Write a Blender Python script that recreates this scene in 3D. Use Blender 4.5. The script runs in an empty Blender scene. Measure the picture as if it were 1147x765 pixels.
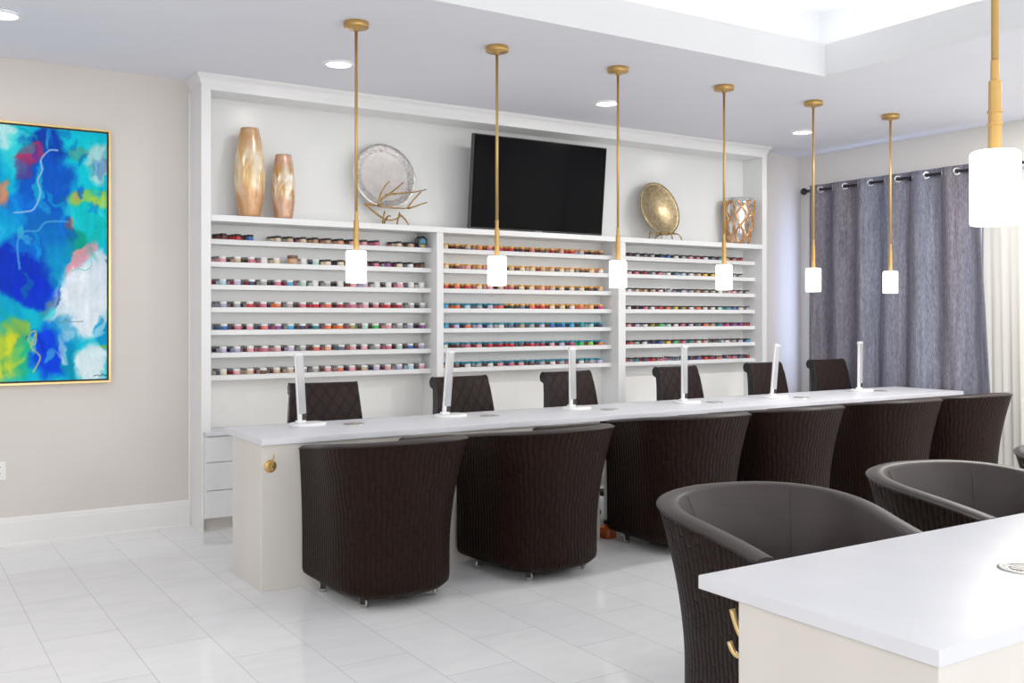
import bpy, bmesh, math, random
from mathutils import Vector, Matrix, noise
PI = math.pi
random.seed(7)
C = bpy.context.scene.collection
SC = bpy.context.scene

# ------------------------------------------------------------------ colours and materials
def lin(c):
    r = []
    for v in c[:3]:
        v = v / 255.0
        r.append(v / 12.92 if v <= 0.04045 else ((v + 0.055) / 1.055) ** 2.4)
    return (r[0], r[1], r[2], 1.0)

def newmat(name):
    m = bpy.data.materials.new(name); m.use_nodes = True
    return m, m.node_tree.nodes, m.node_tree.links, m.node_tree.nodes['Principled BSDF']

def mat(name, rgb, rough=0.5, metal=0.0, spec=0.5, var=0.0, vscale=8.0, bump=0.0, bscale=60.0, stretch=(1, 1, 1), coat=0.0, trans=0.0, sheen=0.0):
    """Principled surface with a soft procedural variation in colour and relief."""
    m, N, L, P = newmat(name)
    P.inputs['Base Color'].default_value = lin(rgb)
    P.inputs['Roughness'].default_value = rough
    P.inputs['Metallic'].default_value = metal
    P.inputs['Specular IOR Level'].default_value = spec
    P.inputs['Coat Weight'].default_value = coat
    P.inputs['Transmission Weight'].default_value = trans
    P.inputs['Sheen Weight'].default_value = sheen
    if var or bump:
        tc = N.new('ShaderNodeTexCoord'); mp = N.new('ShaderNodeMapping')
        mp.inputs['Scale'].default_value = stretch
        L.new(tc.outputs['Object'], mp.inputs['Vector'])
    if var:
        nz = N.new('ShaderNodeTexNoise'); nz.inputs['Scale'].default_value = vscale; nz.inputs['Detail'].default_value = 5
        L.new(mp.outputs['Vector'], nz.inputs['Vector'])
        rp = N.new('ShaderNodeValToRGB')
        a = lin([max(0, c * (1 - var)) for c in rgb]); b = lin([min(255, c * (1 + var)) for c in rgb])
        rp.color_ramp.elements[0].position = 0.3; rp.color_ramp.elements[0].color = a
        rp.color_ramp.elements[1].position = 0.7; rp.color_ramp.elements[1].color = b
        L.new(nz.outputs['Fac'], rp.inputs['Fac']); L.new(rp.outputs['Color'], P.inputs['Base Color'])
    if bump:
        nb = N.new('ShaderNodeTexNoise'); nb.inputs['Scale'].default_value = bscale; nb.inputs['Detail'].default_value = 3
        L.new(mp.outputs['Vector'], nb.inputs['Vector'])
        bp = N.new('ShaderNodeBump'); bp.inputs['Strength'].default_value = bump; bp.inputs['Distance'].default_value = 0.003
        L.new(nb.outputs['Fac'], bp.inputs['Height']); L.new(bp.outputs['Normal'], P.inputs['Normal'])
    return m

def emis(name, rgb, strength):
    m, N, L, P = newmat(name)
    P.inputs['Base Color'].default_value = lin(rgb)
    P.inputs['Emission Color'].default_value = lin(rgb)
    P.inputs['Emission Strength'].default_value = strength
    return m

M = {}
M['wall'] = mat('warm_wall_paint', (212, 206, 201), 0.75, var=0.012, vscale=1.5, bump=0.05, bscale=180)
M['wall_r'] = mat('grey_wall_paint', (226, 223, 217), 0.75, var=0.012, vscale=1.5, bump=0.05, bscale=180)
M['ceiling'] = mat('ceiling_paint', (232, 234, 243), 0.8, var=0.008, vscale=1.2)
M['tray'] = mat('tray_ceiling_paint', (232, 234, 237), 0.8, var=0.006, vscale=1.2)
M['trim'] = mat('white_trim_paint', (234, 234, 233), 0.4, var=0.006, vscale=2)
M['cab'] = mat('white_cabinet_lacquer', (234, 235, 236), 0.34, var=0.006, vscale=2)
M['cabback'] = mat('white_shelf_back', (224, 226, 226), 0.26, var=0.006, vscale=2)
M['quartz'] = mat('white_quartz', (216, 218, 225), 0.34, var=0.012, vscale=6, spec=0.4)
M['panel'] = mat('cream_laminate', (214, 209, 202), 0.38, var=0.015, vscale=5, stretch=(1, 1, 0.1))
M['black'] = mat('matte_black', (22, 21, 22), 0.5, var=0.05)
M['gold'] = mat('brushed_gold', (190, 150, 84), 0.36, metal=0.7, var=0.06, vscale=12, stretch=(1, 1, 0.1))
M['goldpale'] = mat('pale_gold', (222, 190, 128), 0.28, metal=0.85, var=0.04)
M['chrome'] = mat('chrome', (205, 206, 208), 0.2, metal=1.0, var=0.02)
M['nickel'] = mat('satin_nickel', (176, 172, 166), 0.32, metal=0.9, var=0.08, vscale=40)
M['darkmetal'] = mat('dark_bronze', (40, 38, 40), 0.4, metal=0.6, var=0.05)
M['leather'] = mat('brown_leather', (50, 42, 41), 0.45, var=0.06, vscale=10, bump=0.12, bscale=260, spec=0.25)
M['leather_black'] = mat('black_leather', (24, 23, 24), 0.4, bump=0.1, bscale=260, spec=0.35, var=0.05)
M['piping'] = mat('leather_piping', (30, 23, 21), 0.45, var=0.05, spec=0.2)
M['rubber'] = mat('black_rubber', (24, 23, 23), 0.55, var=0.05)
M['plastic_white'] = mat('white_plastic', (240, 240, 242), 0.3, var=0.005)
M['plastic_grey'] = mat('silver_plastic', (186, 188, 192), 0.32, metal=0.35, var=0.02)
M['shade'] = emis('opal_shade', (255, 250, 240), 5)
M['led'] = emis('downlight_led', (255, 251, 245), 6.0)
M['cove'] = emis('cove_led', (255, 254, 250), 2.0)
M['tv_screen'] = mat('tv_screen', (2, 2, 5), 0.1, var=0.02, spec=0.05)
M['tv_body'] = mat('tv_body', (14, 14, 16), 0.35, var=0.02)
M['outlet'] = mat('outlet_white', (238, 237, 234), 0.35, var=0.005)
M['slot'] = mat('outlet_slot', (60, 58, 56), 0.5, var=0.02)
M['grime'] = mat('grout_caulk', (206, 201, 193), 0.7, var=0.03)

def quilt_mat(name, rgb, kind):
    """leather with stitched relief driven by UV metres: 'brick' = staggered upright cells, 'diamond' = diamond quilting"""
    m, N, L, P = newmat(name)
    P.inputs['Roughness'].default_value = 0.5; P.inputs['Specular IOR Level'].default_value = 0.07
    uv = N.new('ShaderNodeUVMap'); sep = N.new('ShaderNodeSeparateXYZ'); L.new(uv.outputs['UV'], sep.inputs[0])
    def math_(op, a, b=None):
        n = N.new('ShaderNodeMath'); n.operation = op
        for i, v in enumerate((a, b)):
            if v is None: continue
            if isinstance(v, (int, float)): n.inputs[i].default_value = v
            else: L.new(v, n.inputs[i])
        return n.outputs[0]
    u, v = sep.outputs['X'], sep.outputs['Y']
    if kind == 'brick':
        wob = math_('MULTIPLY', math_('SINE', math_('MULTIPLY', v, 2 * PI / 0.17)), 0.13)
        uu = math_('ADD', math_('DIVIDE', u, 0.027), wob)
        cell = math_('FLOOR', uu)
        fu = math_('ABSOLUTE', math_('SUBTRACT', math_('FRACT', uu), 0.5))       # 0 centre .. .5 groove
        vv = math_('ADD', math_('DIVIDE', v, 0.09), math_('MULTIPLY', cell, 0.37))
        fv = math_('ABSOLUTE', math_('SUBTRACT', math_('FRACT', vv), 0.5))
        gu = math_('SUBTRACT', 1.0, math_('POWER', math_('MULTIPLY', fu, 2.0), 3.0))
        gv = math_('SUBTRACT', 1.0, math_('POWER', math_('MULTIPLY', fv, 2.0), 8.0))
        hgt = math_('MULTIPLY', gu, gv); dist = 0.007; st = 0.6
    else:
        a = math_('ADD', math_('DIVIDE', u, 0.088), math_('DIVIDE', v, 0.125))
        b = math_('SUBTRACT', math_('DIVIDE', u, 0.088), math_('DIVIDE', v, 0.125))
        fa = math_('MULTIPLY', math_('ABSOLUTE', math_('SUBTRACT', math_('FRACT', a), 0.5)), 2.0)
        fb = math_('MULTIPLY', math_('ABSOLUTE', math_('SUBTRACT', math_('FRACT', b), 0.5)), 2.0)
        hgt = math_('MULTIPLY', math_('SUBTRACT', 1.0, math_('POWER', fa, 6.0)), math_('SUBTRACT', 1.0, math_('POWER', fb, 6.0)))
        dist = 0.008; st = 0.45
    mx = N.new('ShaderNodeMix'); mx.data_type = 'RGBA'
    mx.inputs[6].default_value = lin([c * (0.55 if kind == 'brick' else 0.68) for c in rgb]); mx.inputs[7].default_value = lin(rgb)
    L.new(hgt, mx.inputs[0]); L.new(mx.outputs[2], P.inputs['Base Color'])
    bp = N.new('ShaderNodeBump'); bp.inputs['Strength'].default_value = st; bp.inputs['Distance'].default_value = dist
    L.new(hgt, bp.inputs['Height']); L.new(bp.outputs['Normal'], P.inputs['Normal'])
    return m
M['quilt'] = quilt_mat('stitched_brown_leather', (28, 15, 10), 'brick')
M['diamond'] = quilt_mat('diamond_quilted_leather', (40, 31, 30), 'diamond')

def floor_mat():
    m, N, L, P = newmat('polished_marble_tile')
    tc = N.new('ShaderNodeTexCoord'); sep = N.new('ShaderNodeSeparateXYZ'); L.new(tc.outputs['Object'], sep.inputs[0])
    ax = N.new('ShaderNodeMath'); ax.operation = 'ADD'; ax.inputs[1].default_value = -5.405 + 0.33; L.new(sep.outputs['Y'], ax.inputs[0])
    ay = N.new('ShaderNodeMath'); ay.operation = 'ADD'; ay.inputs[1].default_value = -0.606; L.new(sep.outputs['X'], ay.inputs[0])
    cb = N.new('ShaderNodeCombineXYZ'); L.new(ax.outputs[0], cb.inputs[0]); L.new(ay.outputs[0], cb.inputs[1])
    br = N.new('ShaderNodeTexBrick'); br.offset = 0.5; br.offset_frequency = 2
    br.inputs['Scale'].default_value = 1.0; br.inputs['Mortar Size'].default_value = 0.0022; br.inputs['Mortar Smooth'].default_value = 0.3
    br.inputs['Brick Width'].default_value = 0.66; br.inputs['Row Height'].default_value = 0.3215; br.inputs['Bias'].default_value = 0
    br.inputs['Color1'].default_value = lin((233, 234, 237)); br.inputs['Color2'].default_value = lin((239, 240, 242)); br.inputs['Mortar'].default_value = lin((203, 202, 200))
    L.new(cb.outputs[0], br.inputs['Vector'])
    mp = N.new('ShaderNodeMapping'); mp.inputs['Rotation'].default_value = (0, 0, 0.5); mp.inputs['Scale'].default_value = (0.9, 3.2, 1); L.new(tc.outputs['Object'], mp.inputs['Vector'])
    nz = N.new('ShaderNodeTexNoise'); nz.inputs['Scale'].default_value = 2.2; nz.inputs['Detail'].default_value = 8; nz.inputs['Distortion'].default_value = 1.6; L.new(mp.outputs[0], nz.inputs['Vector'])
    rp = N.new('ShaderNodeValToRGB'); rp.color_ramp.elements[0].position = 0.34; rp.color_ramp.elements[0].color = (0.945, 0.95, 0.955, 1); rp.color_ramp.elements[1].position = 0.6; rp.color_ramp.elements[1].color = (1, 1, 1, 1)
    L.new(nz.outputs['Fac'], rp.inputs['Fac'])
    mx = N.new('ShaderNodeMix'); mx.data_type = 'RGBA'; mx.blend_type = 'MULTIPLY'; mx.inputs[0].default_value = 1.0
    L.new(br.outputs['Color'], mx.inputs[6]); L.new(rp.outputs['Color'], mx.inputs[7]); L.new(mx.outputs[2], P.inputs['Base Color'])
    P.inputs['Roughness'].default_value = 0.055; P.inputs['Specular IOR Level'].default_value = 0.6
    bp = N.new('ShaderNodeBump'); bp.invert = True; bp.inputs['Strength'].default_value = 0.3; bp.inputs['Distance'].default_value = 0.001
    L.new(br.outputs['Fac'], bp.inputs['Height']); L.new(bp.outputs['Normal'], P.inputs['Normal'])
    return m
M['floor'] = floor_mat()

def curtain_mat():
    m, N, L, P = newmat('grey_linen_curtain')
    tc = N.new('ShaderNodeTexCoord')
    def nz(scale, stretch, detail=4):
        mp = N.new('ShaderNodeMapping'); mp.inputs['Scale'].default_value = stretch; L.new(tc.outputs['Object'], mp.inputs['Vector'])
        n = N.new('ShaderNodeTexNoise'); n.inputs['Scale'].default_value = scale; n.inputs['Detail'].default_value = detail; L.new(mp.outputs[0], n.inputs['Vector']); return n
    a = nz(30, (1, 1, 0.06)); b = nz(3.2, (1, 1, 0.04), 2); c = nz(110, (1, 1, 0.22), 2)
    r1 = N.new('ShaderNodeValToRGB'); r1.color_ramp.elements[0].position = 0.36; r1.color_ramp.elements[0].color = lin((120, 115, 126)); r1.color_ramp.elements[1].position = 0.64; r1.color_ramp.elements[1].color = lin((124, 129, 148))
    L.new(b.outputs['Fac'], r1.inputs['Fac'])
    r2 = N.new('ShaderNodeValToRGB'); r2.color_ramp.elements[0].position = 0.3; r2.color_ramp.elements[0].color = (0.68, 0.68, 0.69, 1); r2.color_ramp.elements[1].position = 0.72; r2.color_ramp.elements[1].color = (1.18, 1.17, 1.16, 1)
    L.new(a.outputs['Fac'], r2.inputs['Fac'])
    mx = N.new('ShaderNodeMix'); mx.data_type = 'RGBA'; mx.blend_type = 'MULTIPLY'; mx.inputs[0].default_value = 1.0
    L.new(r1.outputs['Color'], mx.inputs[6]); L.new(r2.outputs['Color'], mx.inputs[7])
    r3 = N.new('ShaderNodeValToRGB'); r3.color_ramp.elements[0].position = 0.35; r3.color_ramp.elements[0].color = (0.7, 0.7, 0.7, 1); r3.color_ramp.elements[1].position = 0.65; r3.color_ramp.elements[1].color = (1.15, 1.15, 1.15, 1)
    L.new(c.outputs['Fac'], r3.inputs['Fac'])
    m2 = N.new('ShaderNodeMix'); m2.data_type = 'RGBA'; m2.blend_type = 'MULTIPLY'; m2.inputs[0].default_value = 1.0
    L.new(mx.outputs[2], m2.inputs[6]); L.new(r3.outputs['Color'], m2.inputs[7])
    L.new(m2.outputs[2], P.inputs['Base Color']); P.inputs['Roughness'].default_value = 0.9; P.inputs['Specular IOR Level'].default_value = 0.07
    return m
M['curtain'] = curtain_mat()

def sheer_mat():
    m, N, L, P = newmat('cream_sheer')
    P.inputs['Base Color'].default_value = lin((236, 233, 226)); P.inputs['Roughness'].default_value = 0.9
    tc = N.new('ShaderNodeTexCoord'); mp = N.new('ShaderNodeMapping'); mp.inputs['Scale'].default_value = (1, 1, 0.03); L.new(tc.outputs['Object'], mp.inputs['Vector'])
    n = N.new('ShaderNodeTexNoise'); n.inputs['Scale'].default_value = 40; L.new(mp.outputs[0], n.inputs['Vector'])
    r = N.new('ShaderNodeValToRGB'); r.color_ramp.elements[0].color = lin((222, 219, 212)); r.color_ramp.elements[1].color = lin((236, 234, 228)); L.new(n.outputs['Fac'], r.inputs['Fac']); L.new(r.outputs['Color'], P.inputs['Base Color'])
    tr = N.new('ShaderNodeBsdfTranslucent'); tr.inputs['Color'].default_value = lin((236, 234, 228))
    mx = N.new('ShaderNodeMixShader'); mx.inputs[0].default_value = 0.25
    L.new(P.outputs[0], mx.inputs[1]); L.new(tr.outputs[0], mx.inputs[2]); L.new(mx.outputs[0], N['Material Output'].inputs['Surface'])
    return m
M['sheer'] = sheer_mat()

def glass_mat():
    m, N, L, P = newmat('window_glass')
    t = N.new('ShaderNodeBsdfTransparent'); g = N.new('ShaderNodeBsdfGlossy'); g.inputs['Roughness'].default_value = 0.05
    mx = N.new('ShaderNodeMixShader'); mx.inputs[0].default_value = 0.08
    L.new(t.outputs[0], mx.inputs[1]); L.new(g.outputs[0], mx.inputs[2]); L.new(mx.outputs[0], N['Material Output'].inputs['Surface'])
    return m
M['glass'] = glass_mat()

def mottled(name, c1, c2, c3, scale, stretch, rough, metal, rotx=0.0, p=(0.3, 0.5, 0.7), bump=0.0):
    m, N, L, P = newmat(name)
    tc = N.new('ShaderNodeTexCoord'); mp = N.new('ShaderNodeMapping'); mp.inputs['Scale'].default_value = stretch; mp.inputs['Rotation'].default_value = (rotx, rotx * 0.7, 0); L.new(tc.outputs['Object'], mp.inputs['Vector'])
    n = N.new('ShaderNodeTexNoise'); n.inputs['Scale'].default_value = scale; n.inputs['Detail'].default_value = 6; n.inputs['Distortion'].default_value = 0.8; L.new(mp.outputs[0], n.inputs['Vector'])
    r = N.new('ShaderNodeValToRGB'); e = r.color_ramp.elements
    e[0].position = p[0]; e[0].color = lin(c1); e[1].position = p[2]; e[1].color = lin(c3); x = e.new(p[1]); x.color = lin(c2)
    L.new(n.outputs['Fac'], r.inputs['Fac']); L.new(r.outputs['Color'], P.inputs['Base Color'])
    P.inputs['Roughness'].default_value = rough; P.inputs['Metallic'].default_value = metal
    if bump:
        b = N.new('ShaderNodeBump'); b.inputs['Strength'].default_value = bump; b.inputs['Distance'].default_value = 0.004
        L.new(n.outputs['Fac'], b.inputs['Height']); L.new(b.outputs['Normal'], P.inputs['Normal'])
    return m
def vase_mat(name, end1, end2, mid1, mid2, h, lo, hi, stretch):
    m, N, L, P = newmat(name)
    tc = N.new('ShaderNodeTexCoord'); mp = N.new('ShaderNodeMapping'); mp.inputs['Scale'].default_value = stretch; mp.inputs['Rotation'].default_value = (0.5, 0.35, 0); L.new(tc.outputs['Object'], mp.inputs['Vector'])
    n = N.new('ShaderNodeTexNoise'); n.inputs['Scale'].default_value = 16; n.inputs['Detail'].default_value = 6; n.inputs['Distortion'].default_value = 0.8; L.new(mp.outputs[0], n.inputs['Vector'])
    def ramp(a, b):
        q = N.new('ShaderNodeValToRGB'); q.color_ramp.elements[0].position = 0.36; q.color_ramp.elements[0].color = lin(a); q.color_ramp.elements[1].position = 0.62; q.color_ramp.elements[1].color = lin(b); L.new(n.outputs['Fac'], q.inputs['Fac']); return q
    e, c = ramp(end1, end2), ramp(mid1, mid2)
    sp = N.new('ShaderNodeSeparateXYZ'); L.new(tc.outputs['Object'], sp.inputs[0])
    ad = N.new('ShaderNodeMath'); ad.operation = 'MULTIPLY_ADD'; ad.inputs[1].default_value = 0.2 * h; L.new(n.outputs['Fac'], ad.inputs[0]); L.new(sp.outputs['Z'], ad.inputs[2])
    dv = N.new('ShaderNodeMath'); dv.operation = 'DIVIDE'; dv.inputs[1].default_value = h * 1.2; L.new(ad.outputs[0], dv.inputs[0])
    b = N.new('ShaderNodeValToRGB'); el = b.color_ramp.elements; el[0].position = lo; el[0].color = (0, 0, 0, 1); el[1].position = hi + 0.1; el[1].color = (0, 0, 0, 1)
    for p in (lo + 0.1, hi - 0.04): x = el.new(p); x.color = (1, 1, 1, 1)
    L.new(dv.outputs[0], b.inputs['Fac'])
    mx = N.new('ShaderNodeMix'); mx.data_type = 'RGBA'; L.new(b.outputs['Color'], mx.inputs[0]); L.new(e.outputs['Color'], mx.inputs[6]); L.new(c.outputs['Color'], mx.inputs[7]); L.new(mx.outputs[2], P.inputs['Base Color'])
    P.inputs['Roughness'].default_value = 0.17; P.inputs['Metallic'].default_value = 0.22; return m
M['vase_tall'] = vase_mat('amber_streaked_glass', (192, 140, 92), (214, 172, 134), (214, 168, 100), (238, 222, 196), 0.615, 0.28, 0.72, (1, 1, 0.3))
M['vase_short'] = vase_mat('rose_gold_shard_glass', (188, 140, 108), (212, 174, 152), (184, 136, 66), (242, 232, 212), 0.455, 0.3, 0.7, (1.3, 1.3, 0.45))
M['silver_hammered'] = mottled('hammered_silver', (150, 144, 140), (206, 202, 198), (226, 222, 218), 60, (1, 1, 1), 0.28, 0.85, bump=0.8)
M['silver'] = mottled('brushed_silver', (222, 216, 210), (232, 226, 221), (240, 236, 232), 18, (1, 0.3, 1), 0.3, 0.7)
M['gold_plate'] = mottled('antique_gold_leaf', (134, 114, 80), (160, 140, 104), (186, 168, 134), 30, (1, 1, 1), 0.3, 0.8, bump=0.2)
M['branch'] = mottled('antique_gold_branch', (120, 88, 44), (164, 126, 68), (196, 158, 96), 40, (1, 1, 1), 0.35, 0.8)
M['mirror_glass'] = mottled('silvered_glass', (120, 124, 130), (206, 210, 214), (240, 242, 244), 22, (1, 1, 0.6), 0.08, 0.7)
M['copper'] = mottled('copper_gold', (170, 108, 50), (206, 146, 84), (236, 190, 130), 25, (1, 1, 0.5), 0.22, 0.7)
M['amber'] = mottled('amber_plastic', (120, 44, 14), (176, 72, 26), (206, 100, 40), 18, (1, 1, 1), 0.2, 0.0)

# ------------------------------------------------------------------ mesh helpers
def link(name, me, material=None, parent=None):
    o = bpy.data.objects.new(name, me); C.objects.link(o)
    if material is not None:
        for k in (material if isinstance(material, (list, tuple)) else [material]): me.materials.append(k)
    if parent is not None: o.parent = parent
    return o

def obj(name, bm, material, parent=None, smooth=False, angle=None):
    me = bpy.data.meshes.new(name); bmesh.ops.recalc_face_normals(bm, faces=bm.faces[:])
    if smooth:
        for f in bm.faces: f.smooth = True
    bm.to_mesh(me); bm.free()
    if angle is not None:
        for e in me.polygons: e.use_smooth = True
        me.set_sharp_from_angle(angle=angle)
    return link(name, me, material, parent)

def tag(o, label=None, cat=None, group=None, kind=None):
    if label: o['label'] = label
    if cat: o['category'] = cat
    if group: o['group'] = group
    if kind: o['kind'] = kind
    return o

def thing(name, label, cat, loc=(0, 0, 0), rz=0, group=None):
    o = bpy.data.objects.new(name, None); C.objects.link(o); o.empty_display_size = 0.05
    o.location = loc; o.rotation_euler = (0, 0, rz)
    return tag(o, label, cat, group)

def copy_tree(o, parent=None):
    c = o.copy(); C.objects.link(c)
    if parent is not None: c.parent = parent
    for ch in [x for x in bpy.data.objects if x.parent == o]: copy_tree(ch, c)
    return c

def B(): return bmesh.new()

def box(bm, x0, x1, y0, y1, z0, z1, bev=0.0, seg=2, mi=0):
    vs = [bm.verts.new(p) for p in ((x0, y0, z0), (x1, y0, z0), (x1, y1, z0), (x0, y1, z0), (x0, y0, z1), (x1, y0, z1), (x1, y1, z1), (x0, y1, z1))]
    fs = [bm.faces.new([vs[i] for i in q]) for q in ((0, 3, 2, 1), (4, 5, 6, 7), (0, 1, 5, 4), (1, 2, 6, 5), (2, 3, 7, 6), (3, 0, 4, 7))]
    for f in fs: f.material_index = mi
    if bev:
        es = list({e for f in fs for e in f.edges})
        bmesh.ops.bevel(bm, geom=es, offset=bev, segments=seg, profile=0.6, affect='EDGES')
    return bm

def lathe(bm, prof, seg=32, c=(0, 0, 0), mats=None, cap=True):
    rings = []
    for r, z in prof:
        rings.append([bm.verts.new((c[0] + r * math.cos(2 * PI * k / seg), c[1] + r * math.sin(2 * PI * k / seg), c[2] + z)) for k in range(seg)])
    for i in range(len(rings) - 1):
        for k in range(seg):
            f = bm.faces.new((rings[i][k], rings[i][(k + 1) % seg], rings[i + 1][(k + 1) % seg], rings[i + 1][k])); f.smooth = True
            if mats: f.material_index = mats[i]
    if cap:
        f = bm.faces.new(rings[0][::-1]); f2 = bm.faces.new(rings[-1])
        if mats: f.material_index = mats[0]; f2.material_index = mats[-1]
    return bm

def tube(bm, pts, r, seg=8, closed=False, r2=None, mi=0):
    pts = [Vector(p) for p in pts]; n = len(pts); rings = []
    for i, p in enumerate(pts):
        a = pts[(i - 1) % n] if (closed or i > 0) else p
        b = pts[(i + 1) % n] if (closed or i < n - 1) else p
        t = (b - a).normalized(); up = Vector((0, 0, 1)) if abs(t.z) < 0.95 else Vector((0, 1, 0))
        s = t.cross(up).normalized(); u = s.cross(t)
        rr = r if r2 is None else r + (r2 - r) * i / max(1, n - 1)
        rings.append([bm.verts.new(p + (s * math.cos(2 * PI * k / seg) + u * math.sin(2 * PI * k / seg)) * rr) for k in range(seg)])
    for i in range(n if closed else n - 1):
        A, Bq = rings[i], rings[(i + 1) % n]
        for k in range(seg):
            f = bm.faces.new((A[k], A[(k + 1) % seg], Bq[(k + 1) % seg], Bq[k])); f.smooth = True; f.material_index = mi
    if not closed:
        for q in (rings[0][::-1], rings[-1]):
            f = bm.faces.new(q); f.material_index = mi
    return bm

def bez(p0, p1, p2, p3, n=10):
    p0, p1, p2, p3 = map(Vector, (p0, p1, p2, p3))
    return [((1 - t) ** 3) * p0 + 3 * ((1 - t) ** 2) * t * p1 + 3 * (1 - t) * t * t * p2 + t ** 3 * p3 for t in [i / n for i in range(n + 1)]]

def sstep(t): t = max(0.0, min(1.0, t)); return t * t * (3 - 2 * t)

def struct(name, bm, m, **k): return tag(obj(name, bm, m, **k), kind='structure')

# ------------------------------------------------------------------ THE ROOM
XL, XR, YB, ZC = -2.6, 7.87, 6.85, 3.02
bm = B(); box(bm, XL, XR + 0.12, -5.5, YB + 0.12, -0.1, 0); struct('floor', bm, M['floor'])
bm = B(); box(bm, XL, XR + 0.12, YB, YB + 0.12, 0, ZC + 0.6); struct('wall_back', bm, M['wall'])
bm = B(); box(bm, XL - 0.12, XL, -5.5, YB + 0.12, 0, ZC + 0.6); struct('wall_left', bm, M['wall'])
WY0, WY1, WZ0, WZ1 = 4.95, 6.55, 0.75, 2.45        # window opening behind the curtains
bm = B()
box(bm, XR, XR + 0.12, -5.5, WY0, 0, ZC + 0.6); box(bm, XR, XR + 0.12, WY1, YB, 0, ZC + 0.6)
box(bm, XR, XR + 0.12, WY0, WY1, 0, WZ0); box(bm, XR, XR + 0.12, WY0, WY1, WZ1, ZC + 0.6)
struct('wall_right', bm, M['wall_r'])
bm = B()
for a in ((WY0, WY0 + 0.05, WZ0, WZ1), (WY1 - 0.05, WY1, WZ0, WZ1), (WY0, WY1, WZ0, WZ0 + 0.05), (WY0, WY1, WZ1 - 0.05, WZ1), ((WY0 + WY1) / 2 - 0.02, (WY0 + WY1) / 2 + 0.02, WZ0, WZ1)):
    box(bm, XR + 0.03, XR + 0.09, *a)
wf = struct('window_1', bm, M['trim'])
bm = B(); box(bm, XR + 0.055, XR + 0.062, WY0 + 0.05, WY1 - 0.05, WZ0 + 0.05, WZ1 - 0.05); obj('pane', bm, M['glass'], wf)

# ceiling with the recessed tray (lip corner at 5.34, 4.435)
TX0, TX1, TY0, TY1, ZL, ZU, LEDGE = -1.2, 5.34, -1.4, 4.435, 3.235, 3.56, 0.32
bm = B()
box(bm, XL, TX0 - 0.021, -5.5, YB, ZC, ZC + 0.04); box(bm, TX1 + 0.021, XR, -5.5, YB, ZC, ZC + 0.04)
box(bm, TX0 - 0.021, TX1 + 0.021, TY1 + 0.021, YB, ZC, ZC + 0.04); box(bm, TX0 - 0.021, TX1 + 0.021, -5.5, TY0 - 0.021, ZC, ZC + 0.04)
struct('ceiling', bm, M['ceiling'])
bm = B()                                             # upright lip, the ledge behind it and the raised upper ceiling
box(bm, TX1, TX1 + 0.02, TY0 - 0.02, TY1 + 0.02, ZC - 0.0005, ZL); box(bm, TX0 - 0.02, TX0, TY0 - 0.02, TY1 + 0.02, ZC - 0.0005, ZL)
box(bm, TX0, TX1, TY1, TY1 + 0.02, ZC - 0.0005, ZL); box(bm, TX0, TX1, TY0 - 0.02, TY0, ZC - 0.0005, ZL)
X0, X1, Y0, Y1 = TX0 - LEDGE, TX1 + LEDGE, TY0 - LEDGE, TY1 + LEDGE
box(bm, X1, X1 + 0.02, Y0, Y1, ZC + 0.04, ZU); box(bm, X0 - 0.02, X0, Y0, Y1, ZC + 0.04, ZU)
box(bm, X0, X1, Y1, Y1 + 0.02, ZC + 0.04, ZU); box(bm, X0, X1, Y0 - 0.02, Y0, ZC + 0.04, ZU)
box(bm, X0 - 0.02, X1 + 0.02, Y0 - 0.02, Y1 + 0.02, ZU, ZU + 0.03)
struct('trim_1', bm, M['tray'])
bm = B()                                             # LED strip lying on the ledge all round
z0, z1 = ZC + 0.1, ZC + 0.125
box(bm, TX1 + 0.08, TX1 + 0.11, TY0, TY1 + 0.1, z0, z1); box(bm, TX0 - 0.11, TX0 - 0.08, TY0, TY1 + 0.1, z0, z1)
box(bm, TX0 - 0.08, TX1 + 0.08, TY1 + 0.08, TY1 + 0.11, z0, z1); box(bm, TX0 - 0.08, TX1 + 0.08, TY0 - 0.11, TY0 - 0.08, z0, z1)
struct('trim_2', bm, M['cove'])

def molding(name, axis, a0, a1, base, sgn, prof):
    """extrude a profile [(out, z)] along x or y; base = wall plane, sgn = into the room"""
    bm = B(); rows = []
    for a in (a0, a1):
        rows.append([bm.verts.new((a, base + sgn * o, z) if axis == 'x' else (base + sgn * o, a, z)) for o, z in prof])
    n = len(prof)
    for i in range(n): bm.faces.new((rows[0][i], rows[0][(i + 1) % n], rows[1][(i + 1) % n], rows[1][i]))
    bm.faces.new(rows[0][::-1]); bm.faces.new(rows[1])
    return struct(name, bm, M['trim'])
BASE = [(0, 0), (0.034, 0), (0.034, 0.006), (0.028, 0.017), (0.018, 0.02), (0.018, 0.142), (0.014, 0.15), (0.014, 0.16), (0.008, 0.172), (0, 0.174)]
molding('baseboard_back', 'x', XL, 1.80, YB, -1, BASE)
molding('baseboard_corner', 'x', 7.10, XR - 0.034, YB, -1, BASE)
molding('baseboard_right', 'y', -5.5, YB - 0.001, XR, -1, BASE)

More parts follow.
